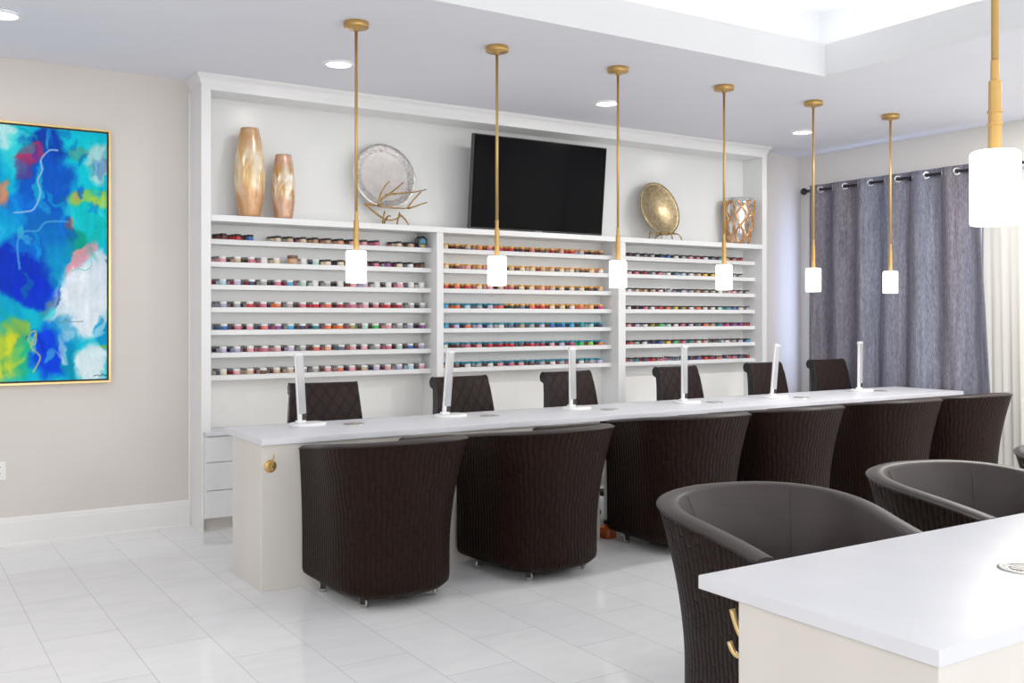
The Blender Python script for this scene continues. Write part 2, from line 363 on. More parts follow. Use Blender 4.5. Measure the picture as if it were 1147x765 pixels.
# ------------------------------------------------------------------ BUILT-IN SHELVING
F, YK = 6.58, 6.83                                   # face plane, inner back plane
CX0, CX1 = 1.803, 7.095
DIV = [(3.559, 3.616), (5.305, 5.383)]
SHX = [(1.867, 3.559), (3.616, 5.305), (5.383, 7.035)]
SF = 6.675                                           # front edge of the thin shelves
SZ = [1.938 - 0.1530 * i for i in range(7)]          # shelf tops
unit = thing('display_shelving', 'white built-in wall shelving with three bays of narrow jar shelves under an open niche', 'shelving', (4.45, 6.84, 0))
def up(name, bm, m=None, **k):
    o = obj(name, bm, m or M['cab'], None, **k); o.parent = unit; o.matrix_parent_inverse = Matrix.Translation(unit.location).inverted(); return o
bm = B(); box(bm, CX0, 1.867, F, 6.848, 0.655, 2.915, 0.002, 1); box(bm, CX0, 1.8205, F + 0.004, 6.848, 0, 0.655); up('side_panel', bm)
bm = B(); box(bm, 7.035, CX1, F, 6.848, 0, 2.915, 0.002, 1); up('side_panel', bm)
bm = B(); box(bm, 1.867, 7.035, YK, 6.848, 0.99, 2.915); up('back_panel', bm, M['cabback'])
bm = B(); box(bm, 1.867, 7.035, YK - 0.01, 6.848, 0.655, 0.989); up('backsplash', bm, mat('backsplash_bounce_white', (250, 249, 245), 0.4, var=0.006))  # whiter than the shelf back, worktop bounce light put into its colour
bm = B(); box(bm, CX0, CX1, F, 6.848, 2.915, 3.018, 0.002, 1); up('frieze', bm)
for a, b in DIV:
    bm = B(); box(bm, a, b, F + 0.002, YK, 0.655, 2.05, 0.002, 1); up('divider', bm)
bm = B(); box(bm, 1.867, 7.035, F - 0.004, YK, 2.05, 2.092, 0.002, 1); up('niche_shelf', bm)
for i, z in enumerate(SZ):
    for a, b in SHX:
        bm = B(); box(bm, a, b, SF, YK, z - 0.034, z, 0.0015, 1); up('jar_shelf', bm)
# crown: a stepped cove along the face and round the left return
def crown(bm, pts):
    prof = [(0, 2.955), (0.006, 2.955), (0.008, 2.965), (0.016, 2.985), (0.03, 2.998), (0.034, 3.004), (0.034, 3.0185), (0, 3.0185)]
    rows = []
    for (x, y, nx, ny) in pts: rows.append([bm.verts.new((x + nx * o, y + ny * o, z)) for o, z in prof])
    n = len(prof)
    for j in range(len(rows) - 1):
        for i in range(n): bm.faces.new((rows[j][i], rows[j][(i + 1) % n], rows[j + 1][(i + 1) % n], rows[j + 1][i]))
    bm.faces.new(rows[0][::-1]); bm.faces.new(rows[-1])
bm = B(); crown(bm, [(CX0, 6.848, -1, 0), (CX0, F, -1, -1), (CX1, F, 1, -1), (CX1, 6.848, 1, 0)]); up('crown', bm)
bm = B(); box(bm, CX0 - 0.014, CX0, 6.834, 6.848, 0.0, 2.93, 0.003, 2); up('corner_bead', bm)
# base cabinets and their worktop
base = thing('base_cabinet', 'low white drawer cabinet running along the foot of the shelving', 'cabinet', (4.45, 6.72, 0))
def bp_(name, bm, m=None, **k):
    o = obj(name, bm, m or M['cab'], None, **k); o.parent = base; o.matrix_parent_inverse = Matrix.Translation(base.location).inverted(); return o
bm = B(); box(bm, 1.822, 7.0335, 6.57, 6.829, 0.085, 0.63, 0.002, 1); bp_('carcass', bm)
bm = B(); box(bm, 1.822, 7.0, 6.63, 6.828, 0.0, 0.0845); bp_('toe_kick', bm, M['panel'])
nb = 6; w = (7.03 - 1.824) / nb
for k in range(nb):
    for z0, z1 in ((0.458, 0.622), (0.272, 0.452), (0.09, 0.266)):
        bm = B(); box(bm, 1.825 + k * w + 0.003, 1.825 + (k + 1) * w - 0.003, 6.552, 6.569, z0, z1, 0.002, 1); bp_('drawer', bm)
bm = B(); box(bm, 1.822, 7.0335, 6.54, 6.829, 0.631, 0.6535, 0.002, 1)
tag(obj('worktop', bm, M['quartz']), 'thin white worktop lying on the low drawer cabinet below the jar shelves', 'worktop')

# outlets
def outlet(x, z, y, label):
    t = thing('wall_outlet', label, 'outlet', (x, y, z))
    bm = B(); box(bm, -0.036, 0.036, -0.006, -0.0005, -0.058, 0.058, 0.003, 2); obj('cover_plate', bm, M['outlet'], t)
    for s in (0.02, -0.02):
        bm = B(); box(bm, -0.017, 0.017, -0.0085, -0.0055, s - 0.014, s + 0.014, 0.003, 2); r = obj('receptacle', bm, M['outlet'], t)
        bm = B()
        for q in (-0.006, 0.006): box(bm, q - 0.0012, q + 0.0012, -0.0092, -0.0082, s - 0.002, s + 0.008)
        obj('slot', bm, M['slot'], r)
outlet(0.645, 0.465, 6.85, 'white wall outlet low on the wall under the abstract painting')
outlet(4.12, 0.885, 6.82, 'white outlet on the shelving back, below the middle bay')
outlet(5.49, 0.885, 6.82, 'white outlet on the shelving back, below the right bay')

# ------------------------------------------------------------------ POLISH JARS
PAL = {'white': (226, 224, 222), 'cream': (226, 206, 176), 'beige': (206, 176, 148), 'tan': (196, 152, 116), 'peach': (236, 168, 128), 'coral': (236, 104, 84),
       'orange': (240, 112, 48), 'red': (204, 38, 44), 'crimson': (164, 26, 44), 'maroon': (96, 30, 42), 'pink': (232, 158, 168), 'rose': (206, 104, 128),
       'magenta': (196, 44, 120), 'purple': (132, 56, 140), 'lilac': (196, 180, 214), 'lavender': (168, 168, 206), 'navy': (40, 48, 88), 'blue': (40, 96, 178),
       'sky blue': (60, 160, 214), 'pale blue': (178, 210, 228), 'teal': (36, 134, 142), 'mint': (166, 206, 196), 'green': (36, 190, 84), 'lime': (140, 206, 40),
       'olive': (150, 140, 56), 'yellow': (226, 188, 60), 'brown': (104, 66, 50), 'grey': (168, 166, 166), 'slate': (92, 108, 130), 'black': (34, 32, 34), 'dark green': (28, 66, 52)}
JM = {k: mat('powder_' + k.replace(' ', '_'), v, 0.3, var=0.06, vscale=80) for k, v in PAL.items()}
LIDM = {'black': mat('lid_black', (15, 14, 16), 0.35, var=0.03), 'white': mat('lid_white', (232, 232, 232), 0.25, var=0.02), 'gold': mat('lid_gold', (226, 166, 84), 0.3, metal=0.35, var=0.04),
        'teal': mat('lid_teal', (28, 132, 156), 0.3, metal=0.2, var=0.04), 'shaded_white': mat('lid_shaded_white', (120, 120, 118), 0.3, var=0.05)}  # last entry: white lids greyed to carry the shade behind the front row
def jar_body(r, h):
    bm = B(); lathe(bm, [(r * 0.86, 0), (r, h * 0.1), (r, h * 0.6), (r * 0.9, h * 0.66)], 14); return bm
def jar_lid(r, h):
    bm = B(); lathe(bm, [(r * 1.02, h * 0.62), (r * 1.03, h * 0.66), (r * 1.03, h * 0.95), (r * 0.97, h)], 14); return bm
def mesh_of(bm, m):
    me = bpy.data.meshes.new('jar'); bmesh.ops.recalc_face_normals(bm, faces=bm.faces[:]); bm.to_mesh(me); bm.free(); me.materials.append(m); return me
SIZES = {'round': (0.0225, 0.041), 'low': (0.0205, 0.034)}
BODY = {(s, c): mesh_of(jar_body(*SIZES[s]), JM[c]) for s in SIZES for c in PAL}
LID = {(s, c): mesh_of(jar_lid(*SIZES[s]), LIDM[c]) for s in SIZES for c in LIDM}
ORD = 'first second third fourth fifth sixth seventh eighth ninth tenth eleventh twelfth thirteenth fourteenth fifteenth sixteenth seventeenth eighteenth nineteenth'.split()
ROW = ['top', 'second', 'third', 'fourth', 'fifth', 'sixth', 'bottom']
BAY = ['left', 'middle', 'right']
W = lambda s: [None if q == '-' else q.replace('_', ' ') for q in s.split()]
FRONT = [
 [W('maroon red blue - cream beige cream tan tan peach pink pink rose - cream beige lime'),
  W('pink beige rose white cream - white mint cream cream rose red rose purple cream white brown'),
  W('pale_blue lilac navy grey rose sky_blue mint white grey white pink lilac white white pink white white'),
  W('lavender grey red rose orange grey rose red coral crimson rose pink rose red crimson grey grey'),
  W('blue rose pink coral purple sky_blue navy teal orange orange olive mint green pink grey lavender purple'),
  W('lilac lavender pink rose pink lilac grey coral peach slate pink pink grey rose mint blue lavender'),
  W('cream pink beige brown beige beige grey grey pink coral pink beige lilac pink lavender pale_blue pink')],
 [W('cream maroon grey orange rose crimson red maroon rose brown crimson pink red lilac black brown'),
  W('cream maroon pink tan pink peach beige cream cream tan beige cream cream brown cream white'),
  W('red coral red cream pink beige rose cream cream peach beige cream cream cream brown beige'),
  W('sky_blue orange pale_blue grey lilac coral dark_green slate coral red cream cream white coral peach magenta'),
  W('sky_blue lilac orange lilac lavender white slate tan grey lilac blue blue sky_blue teal mint navy'),
  W('white maroon rose pink red crimson red brown red crimson pink lilac magenta green lime orange'),
  W('pink brown white grey white pink rose pink brown grey white grey brown white grey lilac')],
 [W('red maroon grey slate grey navy blue white grey pink rose white slate teal tan rose red -'),
  W('grey pink rose crimson grey rose white slate pale_blue white beige yellow yellow cream - grey grey -'),
  W('pale_blue white beige tan beige white grey - lilac grey tan grey grey white - pink grey grey'),
  W('lilac white maroon rose white red coral yellow olive white orange white white mint teal blue white grey'),
  W('- pink lilac white olive green mint white rose lilac slate coral tan teal magenta purple purple crimson'),
  W('grey red grey white navy blue yellow green rose teal cream pink - slate white grey lilac sky_blue'),
  W('red - teal navy red rose - slate - navy blue red crimson coral - rose slate crimson')]]
def lid_of(b, r, k):
    if b == 0: return 'black' if r == 0 or (r == 1 and k >= 8) else 'white'
    if b == 1: return 'gold' if r < 3 or (r == 3 and k >= 6) else 'teal'
    return 'black'
START, PITCH = [1.985, 3.70, 5.43], [0.0945, 0.1005, 0.0905]
DARK = ['maroon', 'brown', 'crimson', 'slate', 'navy', 'grey', 'brown', 'rose', 'black']  # dark powders, with the shade behind the front jars put into their colour
count = 0
rest = B(); rest_mats = list(PAL) + list(LIDM); idx = {}
rest_list = [JM[c] for c in PAL] + [LIDM[c] for c in LIDM]
nP = len(PAL)
def add_rest(size, c, lid, loc):
    for bmf, mi in ((jar_body(*SIZES[size]), list(PAL).index(c)), (jar_lid(*SIZES[size]), nP + list(LIDM).index(lid))):
        vm = {}
        for v in bmf.verts: vm[v] = rest.verts.new(v.co + Vector(loc))
        for f in bmf.faces:
            g = rest.faces.new([vm[v] for v in f.verts]); g.material_index = mi; g.smooth = f.smooth
        bmf.free()
for b in range(3):
    size = 'low' if b == 2 else 'round'
    for r in range(7):
        ordn = 0
        for k, c in enumerate(FRONT[b][r]):
            if c is None: continue
            lid = lid_of(b, r, k)
            x = START[b] + PITCH[b] * k + random.uniform(-0.006, 0.006); y = SF + 0.028 + random.uniform(0, 0.006); z = SZ[r]
            if count < 300:
                o = bpy.data.objects.new('polish_jar', BODY[(size, c)]); C.objects.link(o); o.location = (x, y, z)
                tag(o, 'small %s jar with %s lid, %s in its row, %s shelf of %s bay' % (c, lid, ORD[ordn], ROW[r], BAY[b]), 'jar', 'front row jars on the %s shelf of the %s bay' % (ROW[r], BAY[b]))
                l = bpy.data.objects.new('lid', LID[(size, lid)]); C.objects.link(l); l.parent = o
                count += 1
            else:
                add_rest(size, c, lid, (x, y, z))
            ordn += 1
            for d in range(1, 3):                     # the jars queued behind the front one
                cc = c if random.random() < 0.35 else random.choice(DARK)
                add_rest(size, cc, 'shaded_white' if lid == 'white' else lid, (max(SHX[b][0] + 0.024, x - 0.012 * d + random.uniform(-0.004, 0.004)), y + d * 0.0475, z))
tag(obj('jar_mass', rest, rest_list), 'remaining small polish jars queued behind the front rows and along the lower right shelves', 'jars', kind='stuff')
# two bigger jars
t = thing('tall_jar', 'tall dark jar with teal round label, right end of the top left shelf', 'jar', (3.497, 6.725, SZ[0]))
bm = B(); box(bm, -0.036, 0.036, -0.036, 0.036, 0, 0.075, 0.01, 3); obj('container', bm, mat('dark_teal_glass', (30, 48, 58), 0.2, var=0.05), t, angle=0.6)
bm = B(); lathe(bm, [(0.034, 0.0), (0.034, 0.012), (0.03, 0.016)], 20, (0, 0, 0.074)); obj('lid', bm, M['black'], t)
bm = B(); lathe(bm, [(0.022, 0), (0.022, 0.002)], 20); o = obj('round_label', bm, mat('teal_label', (38, 140, 170), 0.3, var=0.05), t); o.location = (0, -0.0365, 0.048); o.rotation_euler = (PI / 2, 0, 0)
bm = B(); box(bm, -0.026, 0.026, -0.0375, -0.036, 0.006, 0.02); obj('band', bm, JM['rose'], t)
t = thing('squat_jar', 'larger tan jar with a dark lid among the small jars on the second left shelf', 'jar', (2.475, 6.712, SZ[1]))
bm = B(); lathe(bm, [(0.03, 0), (0.036, 0.004), (0.036, 0.036), (0.03, 0.04)], 22); obj('container', bm, JM['tan'], t)
bm = B(); lathe(bm, [(0.036, 0.039), (0.037, 0.042), (0.037, 0.058), (0.034, 0.062)], 22); obj('lid', bm, JM['brown'], t)

# ------------------------------------------------------------------ NICHE DECOR
ZN = 2.092
def vase(name, label, x, y, prof, mats, mlist):
    bm = B(); lathe(bm, prof, 40, mats=mats, cap=False)
    bm.faces.new([v for v in bm.verts[:40]][::-1])
    o = obj(name, bm, mlist); o.location = (x, y, ZN); return tag(o, label, 'vase')
def vprof(h, r0, rm, r1, n=22, th=0.006):
    p = []
    for i in range(n + 1):
        t = i / n
        r = r0 + (rm - r0) * math.sin(PI / 2 * min(1, t / 0.45)) if t < 0.45 else r1 + (rm - r1) * math.cos(PI / 2 * (t - 0.45) / 0.55)
        p.append((r, h * t))
    p += [(r1 - th, h), (r1 - th - 0.004, h - 0.03), (r1 - th, h - 0.1), (0.01, h - 0.12)]
    return p
def vm(n, lo, hi, a, b): return [a if (i / n < lo or i / n > hi) else b for i in range(n)] + [a] * 4
vase('tall_vase', 'tall amber streaked glass vase at the left end of the niche, taller of the pair', 2.165, 6.70, vprof(0.615, 0.07, 0.104, 0.062), None, [M['vase_tall']])
vase('tall_vase', 'shorter rose and gold glass vase just right of the tall amber vase', 2.405, 6.70, vprof(0.455, 0.06, 0.083, 0.055), None, [M['vase_short']])

def plate_mesh(R, depth, rim, mats, rimw=0.14):
    """shallow dish lying in local xz plane, face towards -y"""
    bm = B(); seg = 64; prof = []
    n = 12
    for i in range(n + 1):
        t = i / n; prof.append((max(0.002, R * t), -depth * (t ** 2)))
    back = [(r, y + 0.012) for r, y in prof][::-1]
    full = prof + [(R + 0.003, -depth + 0.006)] + back
    rings = []
    for r, y in full: rings.append([bm.verts.new((r * math.cos(2 * PI * k / seg), y, r * math.sin(2 * PI * k / seg))) for k in range(seg)])
    for i in range(len(rings) - 1):
        for k in range(seg):
            f = bm.faces.new((rings[i][k], rings[i][(k + 1) % seg], rings[i + 1][(k + 1) % seg], rings[i + 1][k])); f.smooth = True
            f.material_index = 1 if (i < n and prof[i][0] >= R * rimw) else 0
    bm.faces.new(rings[0]); bm.faces.new(rings[-1][::-1])
    return bm
bm = plate_mesh(0.25, 0.03, 0.01, None, 0.72)
p1 = obj('silver_plate', bm, [M['silver'], M['silver_hammered']]); p1.location = (3.19, 6.735, 2.455); p1.rotation_euler = (-0.2, 0, 0)
tag(p1, 'round hammered silver plate leaning on a gold branch stand left of the television', 'plate')
bm = plate_mesh(0.245, 0.05, 0.01, None, 0.05)
p2 = obj('gold_plate', bm, [M['gold_plate'], M['gold_plate']]); p2.location = (5.86, 6.735, 2.362); p2.rotation_euler = (-0.26, 0, 0.12)
tag(p2, 'round antique gold plate leaning on a small gold stand right of the television', 'plate')
# antler-like branch stand in front of and under the silver plate (feet on the niche shelf)
st = thing('plate_stand', 'gold twig-like stand holding the silver plate', 'plate stand', (3.19, 6.69, ZN))
bm = B()
for pts in ([(-0.2, -0.06, 0.143), (-0.12, -0.05, 0.09), (-0.06, -0.04, 0.045), (-0.01, -0.04, 0.04)], [(-0.04, -0.04, 0.045), (0.0, -0.03, 0.03), (0.06, -0.03, 0.035), (0.1, -0.03, 0.07)],
            [(-0.055, -0.06, 0.006), (-0.05, -0.05, 0.03), (-0.04, -0.04, 0.07), (-0.025, -0.03, 0.1)], [(0.06, -0.06, 0.006), (0.07, -0.05, 0.03), (0.08, -0.04, 0.06), (0.095, -0.03, 0.1)],
            [(0.09, -0.035, 0.085), (0.12, -0.04, 0.07), (0.145, -0.05, 0.04), (0.158, -0.055, 0.006)], [(0.02, 0.08, 0.006), (0.02, 0.07, 0.05), (0.02, 0.02, 0.08), (0.02, -0.03, 0.07)]):
    tube(bm, bez(*pts, 8), 0.0075, 6, r2=0.006)
obj('foot', bm, M['branch'], st)
bm = B()
for pts in ([(-0.2, -0.06, 0.143), (-0.1, -0.08, 0.135), (0.05, -0.08, 0.115), (0.14, -0.09, 0.128)], [(0.14, -0.09, 0.128), (0.19, -0.09, 0.14), (0.24, -0.095, 0.165), (0.29, -0.1, 0.18)],
            [(-0.1, -0.085, 0.13), (-0.1, -0.09, 0.2), (-0.09, -0.1, 0.25), (-0.02, -0.1, 0.315)], [(-0.09, -0.09, 0.175), (-0.04, -0.1, 0.21), (0.02, -0.1, 0.25), (0.09, -0.105, 0.315)],
            [(-0.05, -0.09, 0.215), (0.05, -0.1, 0.235), (0.16, -0.1, 0.235), (0.28, -0.105, 0.275)], [(0.13, -0.085, 0.125), (0.16, -0.09, 0.17), (0.18, -0.1, 0.2), (0.24, -0.1, 0.255)]):
    tube(bm, bez(*pts, 10), 0.0085, 6, r2=0.005)
obj('branch', bm, M['branch'], st)
st = thing('plate_stand', 'small gold twig stand with short curled feet under the antique gold plate', 'plate stand', (5.87, 6.69, ZN))
bm = B()
for x, l in ((-0.16, -0.05), (-0.05, -0.02), (0.04, 0.02), (0.12, 0.05)):
    tube(bm, bez((x + l, -0.09, 0.006), (x + l * 0.4, -0.09, 0.07), (x, -0.05, 0.075), (x * 0.7, 0.02, 0.05), 8), 0.006, 6)
tube(bm, bez((-0.16, -0.05, 0.06), (-0.05, -0.06, 0.05), (0.05, -0.06, 0.05), (0.15, -0.05, 0.06), 8), 0.006, 6)
tube(bm, bez((0, 0.0, 0.05), (0, 0.04, 0.05), (0, 0.07, 0.03), (0, 0.09, 0.006), 6), 0.006, 6)
obj('foot', bm, M['branch'], st)
# silver glass vase with gold lattice loops
vt = thing('silver_vase', 'flared silvered glass vase with copper gold loops at the right end of the niche', 'vase', (6.82, 6.672, ZN))
bm = B(); H = 0.43
pr = [(0.10, 0), (0.112, 0.02), (0.135, 0.12), (0.155, 0.24), (0.165, 0.35), (0.168, H), (0.160, H), (0.157, 0.35), (0.145, 0.2), (0.06, 0.1)]
lathe(bm, [(r * 0.84, z) for r, z in pr], 40, cap=False); bm.faces.new(bm.verts[:40][::-1]); obj('glass_body', bm, M['mirror_glass'], vt)
bm = B()
def rr(z):
    for (ra, za), (rb, zb) in zip(pr[:5], pr[1:6]):
        if za <= z <= zb: return 0.84 * (ra + (rb - ra) * (z - za) / (zb - za))
    return 0.84 * 0.168
for k in range(16):
    a0 = 2 * PI * (k // 2) / 8; sg = 1 if k % 2 else -1
    pts = []
    for i in range(25):
        t = i / 24; z = 0.005 + t * (H - 0.03); a = a0 + sg * 0.36 * math.sin(t * 2 * PI * 1.15 + (k // 2) * 1.3) + 0.22 * t
        pts.append((rr(z) * 1.02 * math.cos(a), rr(z) * 1.02 * math.sin(a), z))
    tube(bm, pts, 0.010, 6)
obj('gold_loop', bm, M['copper'], vt)

# television, tilted down on its bracket
tv = thing('television', 'large black flat television tilted down in the niche above the middle bay', 'television', (4.507, 6.60, 2.462)); tv.rotation_euler = (math.radians(5.5), 0, 0)
bm = B(); box(bm, -0.646, 0.646, -0.02, 0.02, -0.366, 0.366, 0.006, 2); obj('housing', bm, M['tv_body'], tv)
bm = B(); box(bm, -0.638, 0.638, -0.0225, -0.019, -0.352, 0.358); obj('screen', bm, M['tv_screen'], tv)
bm = B(); box(bm, -0.035, 0.035, -0.024, -0.02, -0.364, -0.356); obj('badge', bm, mat('badge_grey', (120, 122, 128), 0.3, metal=0.5, var=0.02), tv)
bm = B(); box(bm, -0.25, 0.25, 0.02, 0.06, -0.2, 0.2, 0.01, 2); obj('rear_cover', bm, M['tv_body'], tv)
bm = B(); box(bm, -0.06, 0.06, 0.05, 0.215, -0.09, 0.09); obj('wall_bracket', bm, M['black'], tv)

# ------------------------------------------------------------------ PAINTING
PX1, PZ0, PZ1 = 1.285, 0.992, 2.622; PX0 = -0.02
art = thing('abstract_painting', 'tall blue, teal and white abstract painting in a thin gold floating frame', 'painting', ((PX0 + PX1) / 2, 6.85, (PZ0 + PZ1) / 2))
hx, hz = (PX1 - PX0) / 2, (PZ1 - PZ0) / 2
bm = B(); f = 0.012
for a in ((-hx, hx, hz - f, hz), (-hx, hx, -hz, -hz + f), (-hx, -hx + f, -hz + f, hz - f), (hx - f, hx, -hz + f, hz - f)): box(bm, a[0], a[1], -0.045, -0.002, a[2], a[3])
obj('frame', bm, M['goldpale'], art)
bm = B(); box(bm, -hx + f, hx - f, -0.012, -0.002, -hz + f, hz - f); obj('backing', bm, M['black'], art)
def art_colour(p, q):
    """p 0..290 across, q 0..720 down (units of the part seen in the photograph; negative p lies further left)"""
    v = Vector((p / 60.0, q / 60.0, 0.3))
    wx = noise.noise(v * 0.9) * 26 + noise.noise(v * 2.3) * 12 + noise.noise(v * 6) * 5
    wy = noise.noise(v * 0.9 + Vector((7, 3, 1))) * 26 + noise.noise(v * 2.3 + Vector((4, 9, 2))) * 12 + noise.noise(v * 6 + Vector((1, 5, 8))) * 5
    x, y = p + wx, q + wy
    col = [14, 172, 198]
    for (cx, cy, rx, ry, rot, c, al) in BLOBS:
        dx, dy = x - cx, y - cy
        if rot: dx, dy = dx * math.cos(rot) + dy * math.sin(rot), -dx * math.sin(rot) + dy * math.cos(rot)
        d = math.hypot(dx / rx, dy / ry)
        if d >= 1.3: continue
        a = al * sstep((1.3 - d) / 0.55)
        for i in range(3): col[i] += (c[i] - col[i]) * a
    s = 1 + 0.07 * noise.noise(Vector((p / 14.0, q / 55.0, 5))) + 0.05 * noise.noise(Vector((p / 5.0, q / 9.0, 9)))
    g = sum(col) / 3.0
    return [max(0, min(255, ((g + (c - g) * 1.14) * 1.12 - 22) * s)) for c in col]
BLOBS = [(25, 70, 60, 70, 0, (66, 192, 204), 0.9), (5, 30, 40, 30, 0, (196, 226, 226), 0.8), (205, 110, 70, 110, 0, (10, 184, 200), 0.9), (120, 50, 62, 50, 0.5, (14, 60, 150), 0.95),
 (118, 165, 72, 100, 0, (12, 82, 176), 0.95), (262, 85, 38, 62, 0, (172, 208, 206), 0.9), (288, 60, 14, 50, 0, (220, 170, 172), 0.5), (205, 70, 24, 22, 0, (110, 140, 120), 0.6),
 (82, 88, 27, 40, 0.6, (176, 54, 84), 0.8), (60, 130, 20, 26, 0.6, (120, 60, 110), 0.6), (6, 195, 20, 38, 0, (226, 124, 84), 0.85), (60, 245, 70, 50, 0, (14, 110, 200), 0.9), (115, 300, 60, 66, 0, (16, 100, 176), 0.9),
 (15, 300, 40, 60, 0, (20, 150, 200), 0.8), (250, 262, 60, 56, 0, (18, 178, 184), 0.9), (235, 188, 62, 20, -0.25, (150, 184, 76), 0.8), (268, 205, 24, 22, 0.4, (176, 190, 64), 0.8), (184, 268, 10, 22, 0.2, (178, 96, 60), 0.8), (205, 190, 16, 16, 0, (176, 150, 90), 0.6),
 (196, 325, 34, 42, 0.3, (30, 140, 112), 0.8), (150, 395, 50, 70, 0, (22, 130, 186), 0.8), (40, 400, 76, 86, 0.2, (6, 52, 172), 0.95), (96, 470, 66, 44, 0.4, (8, 56, 186), 0.95), (60, 345, 44, 18, 0.5, (20, 120, 200), 0.7),
 (232, 480, 92, 105, 0.5, (222, 229, 236), 0.97), (270, 400, 44, 70, 0, (206, 218, 230), 0.95), (222, 352, 62, 17, -0.9, (226, 152, 164), 0.85), (130, 505, 14, 40, 0.5, (110, 134, 140), 0.6), (150, 545, 24, 14, 0, (170, 190, 200), 0.6),
 (20, 520, 46, 30, 0, (20, 150, 190), 0.8), (34, 570, 38, 38, 0, (140, 176, 78), 0.9), (8, 650, 36, 74, 0, (206, 206, 60), 0.9), (52, 640, 28, 70, 0, (70, 170, 110), 0.7), (136, 640, 56, 78, 0, (20, 66, 206), 0.95), (190, 670, 30, 60, 0, (16, 140, 166), 0.9),
 (244, 672, 46, 66, 0, (218, 232, 236), 0.95), (276, 580, 26, 42, 0, (18, 140, 190), 0.95), (272, 612, 20, 8, 0, (130, 176, 70), 0.7), (178, 585, 30, 40, 0, (40, 140, 190), 0.6),
 (-60, 120, 70, 90, 0, (22, 140, 190), 0.9), (-140, 60, 80, 70, 0.4, (206, 224, 228), 0.9), (-210, 200, 90, 120, 0, (10, 70, 176), 0.9), (-90, 330, 70, 90, 0, (190, 216, 226), 0.9), (-250, 420, 80, 100, 0, (24, 166, 180), 0.9),
 (-130, 480, 80, 60, 0.3, (232, 158, 150), 0.8), (-200, 600, 90, 90, 0, (16, 90, 190), 0.9), (-70, 620, 70, 90, 0, (150, 184, 80), 0.85), (-270, 690, 60, 50, 0, (214, 226, 232), 0.9)]
random.seed(21)
for k in range(150):
    c = random.choice([(8, 44, 150), (6, 60, 190), (16, 110, 200), (14, 178, 204), (60, 200, 206), (120, 210, 216), (20, 140, 160), (10, 90, 170), (30, 150, 130)])
    cx, cy = random.uniform(-290, 290), random.uniform(0, 720)
    if cx > 150 and 380 < cy < 720 or (cx < 60 and cy > 530): c = random.choice([(232, 236, 240), (206, 220, 230), (190, 214, 226)]) if cx > 60 else random.choice([(120, 180, 90), (190, 200, 70), (70, 160, 120)])
    BLOBS.append((cx, cy, random.uniform(4, 13), random.uniform(12, 42), random.uniform(-0.9, 0.9), c, random.uniform(0.25, 0.55)))
nx, nz_ = 270, 340
me = bpy.data.meshes.new('canvas'); gx0, gx1, gz0, gz1 = -hx + 0.024, hx - 0.024, -hz + 0.024, hz - 0.024
verts = [(gx0 + (gx1 - gx0) * i / nx, -0.040, gz0 + (gz1 - gz0) * j / nz_) for j in range(nz_ + 1) for i in range(nx + 1)]
faces = [(j * (nx + 1) + i, j * (nx + 1) + i + 1, (j + 1) * (nx + 1) + i + 1, (j + 1) * (nx + 1) + i) for j in range(nz_) for i in range(nx)]
nv = len(verts); cs = ((gx0, gz0), (gx1, gz0), (gx1, gz1), (gx0, gz1))
verts += [(a, -0.0402, b) for a, b in cs] + [(a, -0.013, b) for a, b in cs]
faces += [(nv + k, nv + (k + 1) % 4, nv + 4 + (k + 1) % 4, nv + 4 + k) for k in range(4)]
me.from_pydata(verts, [], faces); at = me.color_attributes.new('paint', 'FLOAT_COLOR', 'POINT')
LINES = [([(150, 60), (128, 62), (105, 90), (108, 120), (96, 150), (103, 185), (86, 230), (60, 240), (34, 244)], 1.6, (150, 196, 224)), ([(178, 262), (120, 266), (95, 292), (60, 296), (42, 330), (48, 400)], 2.2, (60, 150, 214)),
         ([(238, 350), (246, 384), (228, 400), (205, 396), (188, 404)], 1.3, (110, 196, 206)), ([(90, 575), (76, 580), (72, 604), (88, 612), (92, 580), (84, 600), (78, 620), (98, 640), (102, 655), (84, 690)], 1.6, (176, 196, 80)),
         ([(150, 548), (165, 552), (172, 540), (180, 548), (220, 548)], 0.9, (90, 120, 130)), ([(252, 706), (262, 704), (268, 707), (276, 703), (284, 706), (290, 702)], 1.1, (60, 62, 70))]
def seg_d(p, q, a, b):
    ax, ay = a; bx, by = b; l2 = (bx - ax) ** 2 + (by - ay) ** 2
    t = max(0, min(1, ((p - ax) * (bx - ax) + (q - ay) * (by - ay)) / l2)); return math.hypot(p - ax - t * (bx - ax), q - ay - t * (by - ay))
def spline(p, n=7):
    out = []
    for i in range(len(p) - 1):
        a, b, c, d = p[max(0, i - 1)], p[i], p[i + 1], p[min(len(p) - 1, i + 2)]
        for k in range(n):
            t = k / n
            out.append(tuple(0.5 * (2 * b[j] + (c[j] - a[j]) * t + (2 * a[j] - 5 * b[j] + 4 * c[j] - d[j]) * t * t + (3 * b[j] - a[j] - 3 * c[j] + d[j]) * t ** 3) for j in (0, 1)))
    return out + [p[-1]]
LINES = [(spline(p), wd, c) for p, wd, c in LINES]
buf = []
for (x, y, z) in verts:
    p = 290 * (x - (0.652 - art.location.x)) / (1.265 - 0.652); q = 715 * (gz1 - z) / (gz1 - gz0)
    c = art_colour(p, q)
    for pts, wd, lc in LINES:
        if min(a for a, _ in pts) - 6 < p < max(a for a, _ in pts) + 6 and min(b for _, b in pts) - 6 < q < max(b for _, b in pts) + 6:
            d = min(seg_d(p, q, pts[i], pts[i + 1]) for i in range(len(pts) - 1))
            a = 0.8 * sstep((wd + 1.2 - d) / 1.6)
            c = [c[i] + (lc[i] - c[i]) * a for i in range(3)]
    buf.extend(lin(c))
at.data.foreach_set('color', buf)
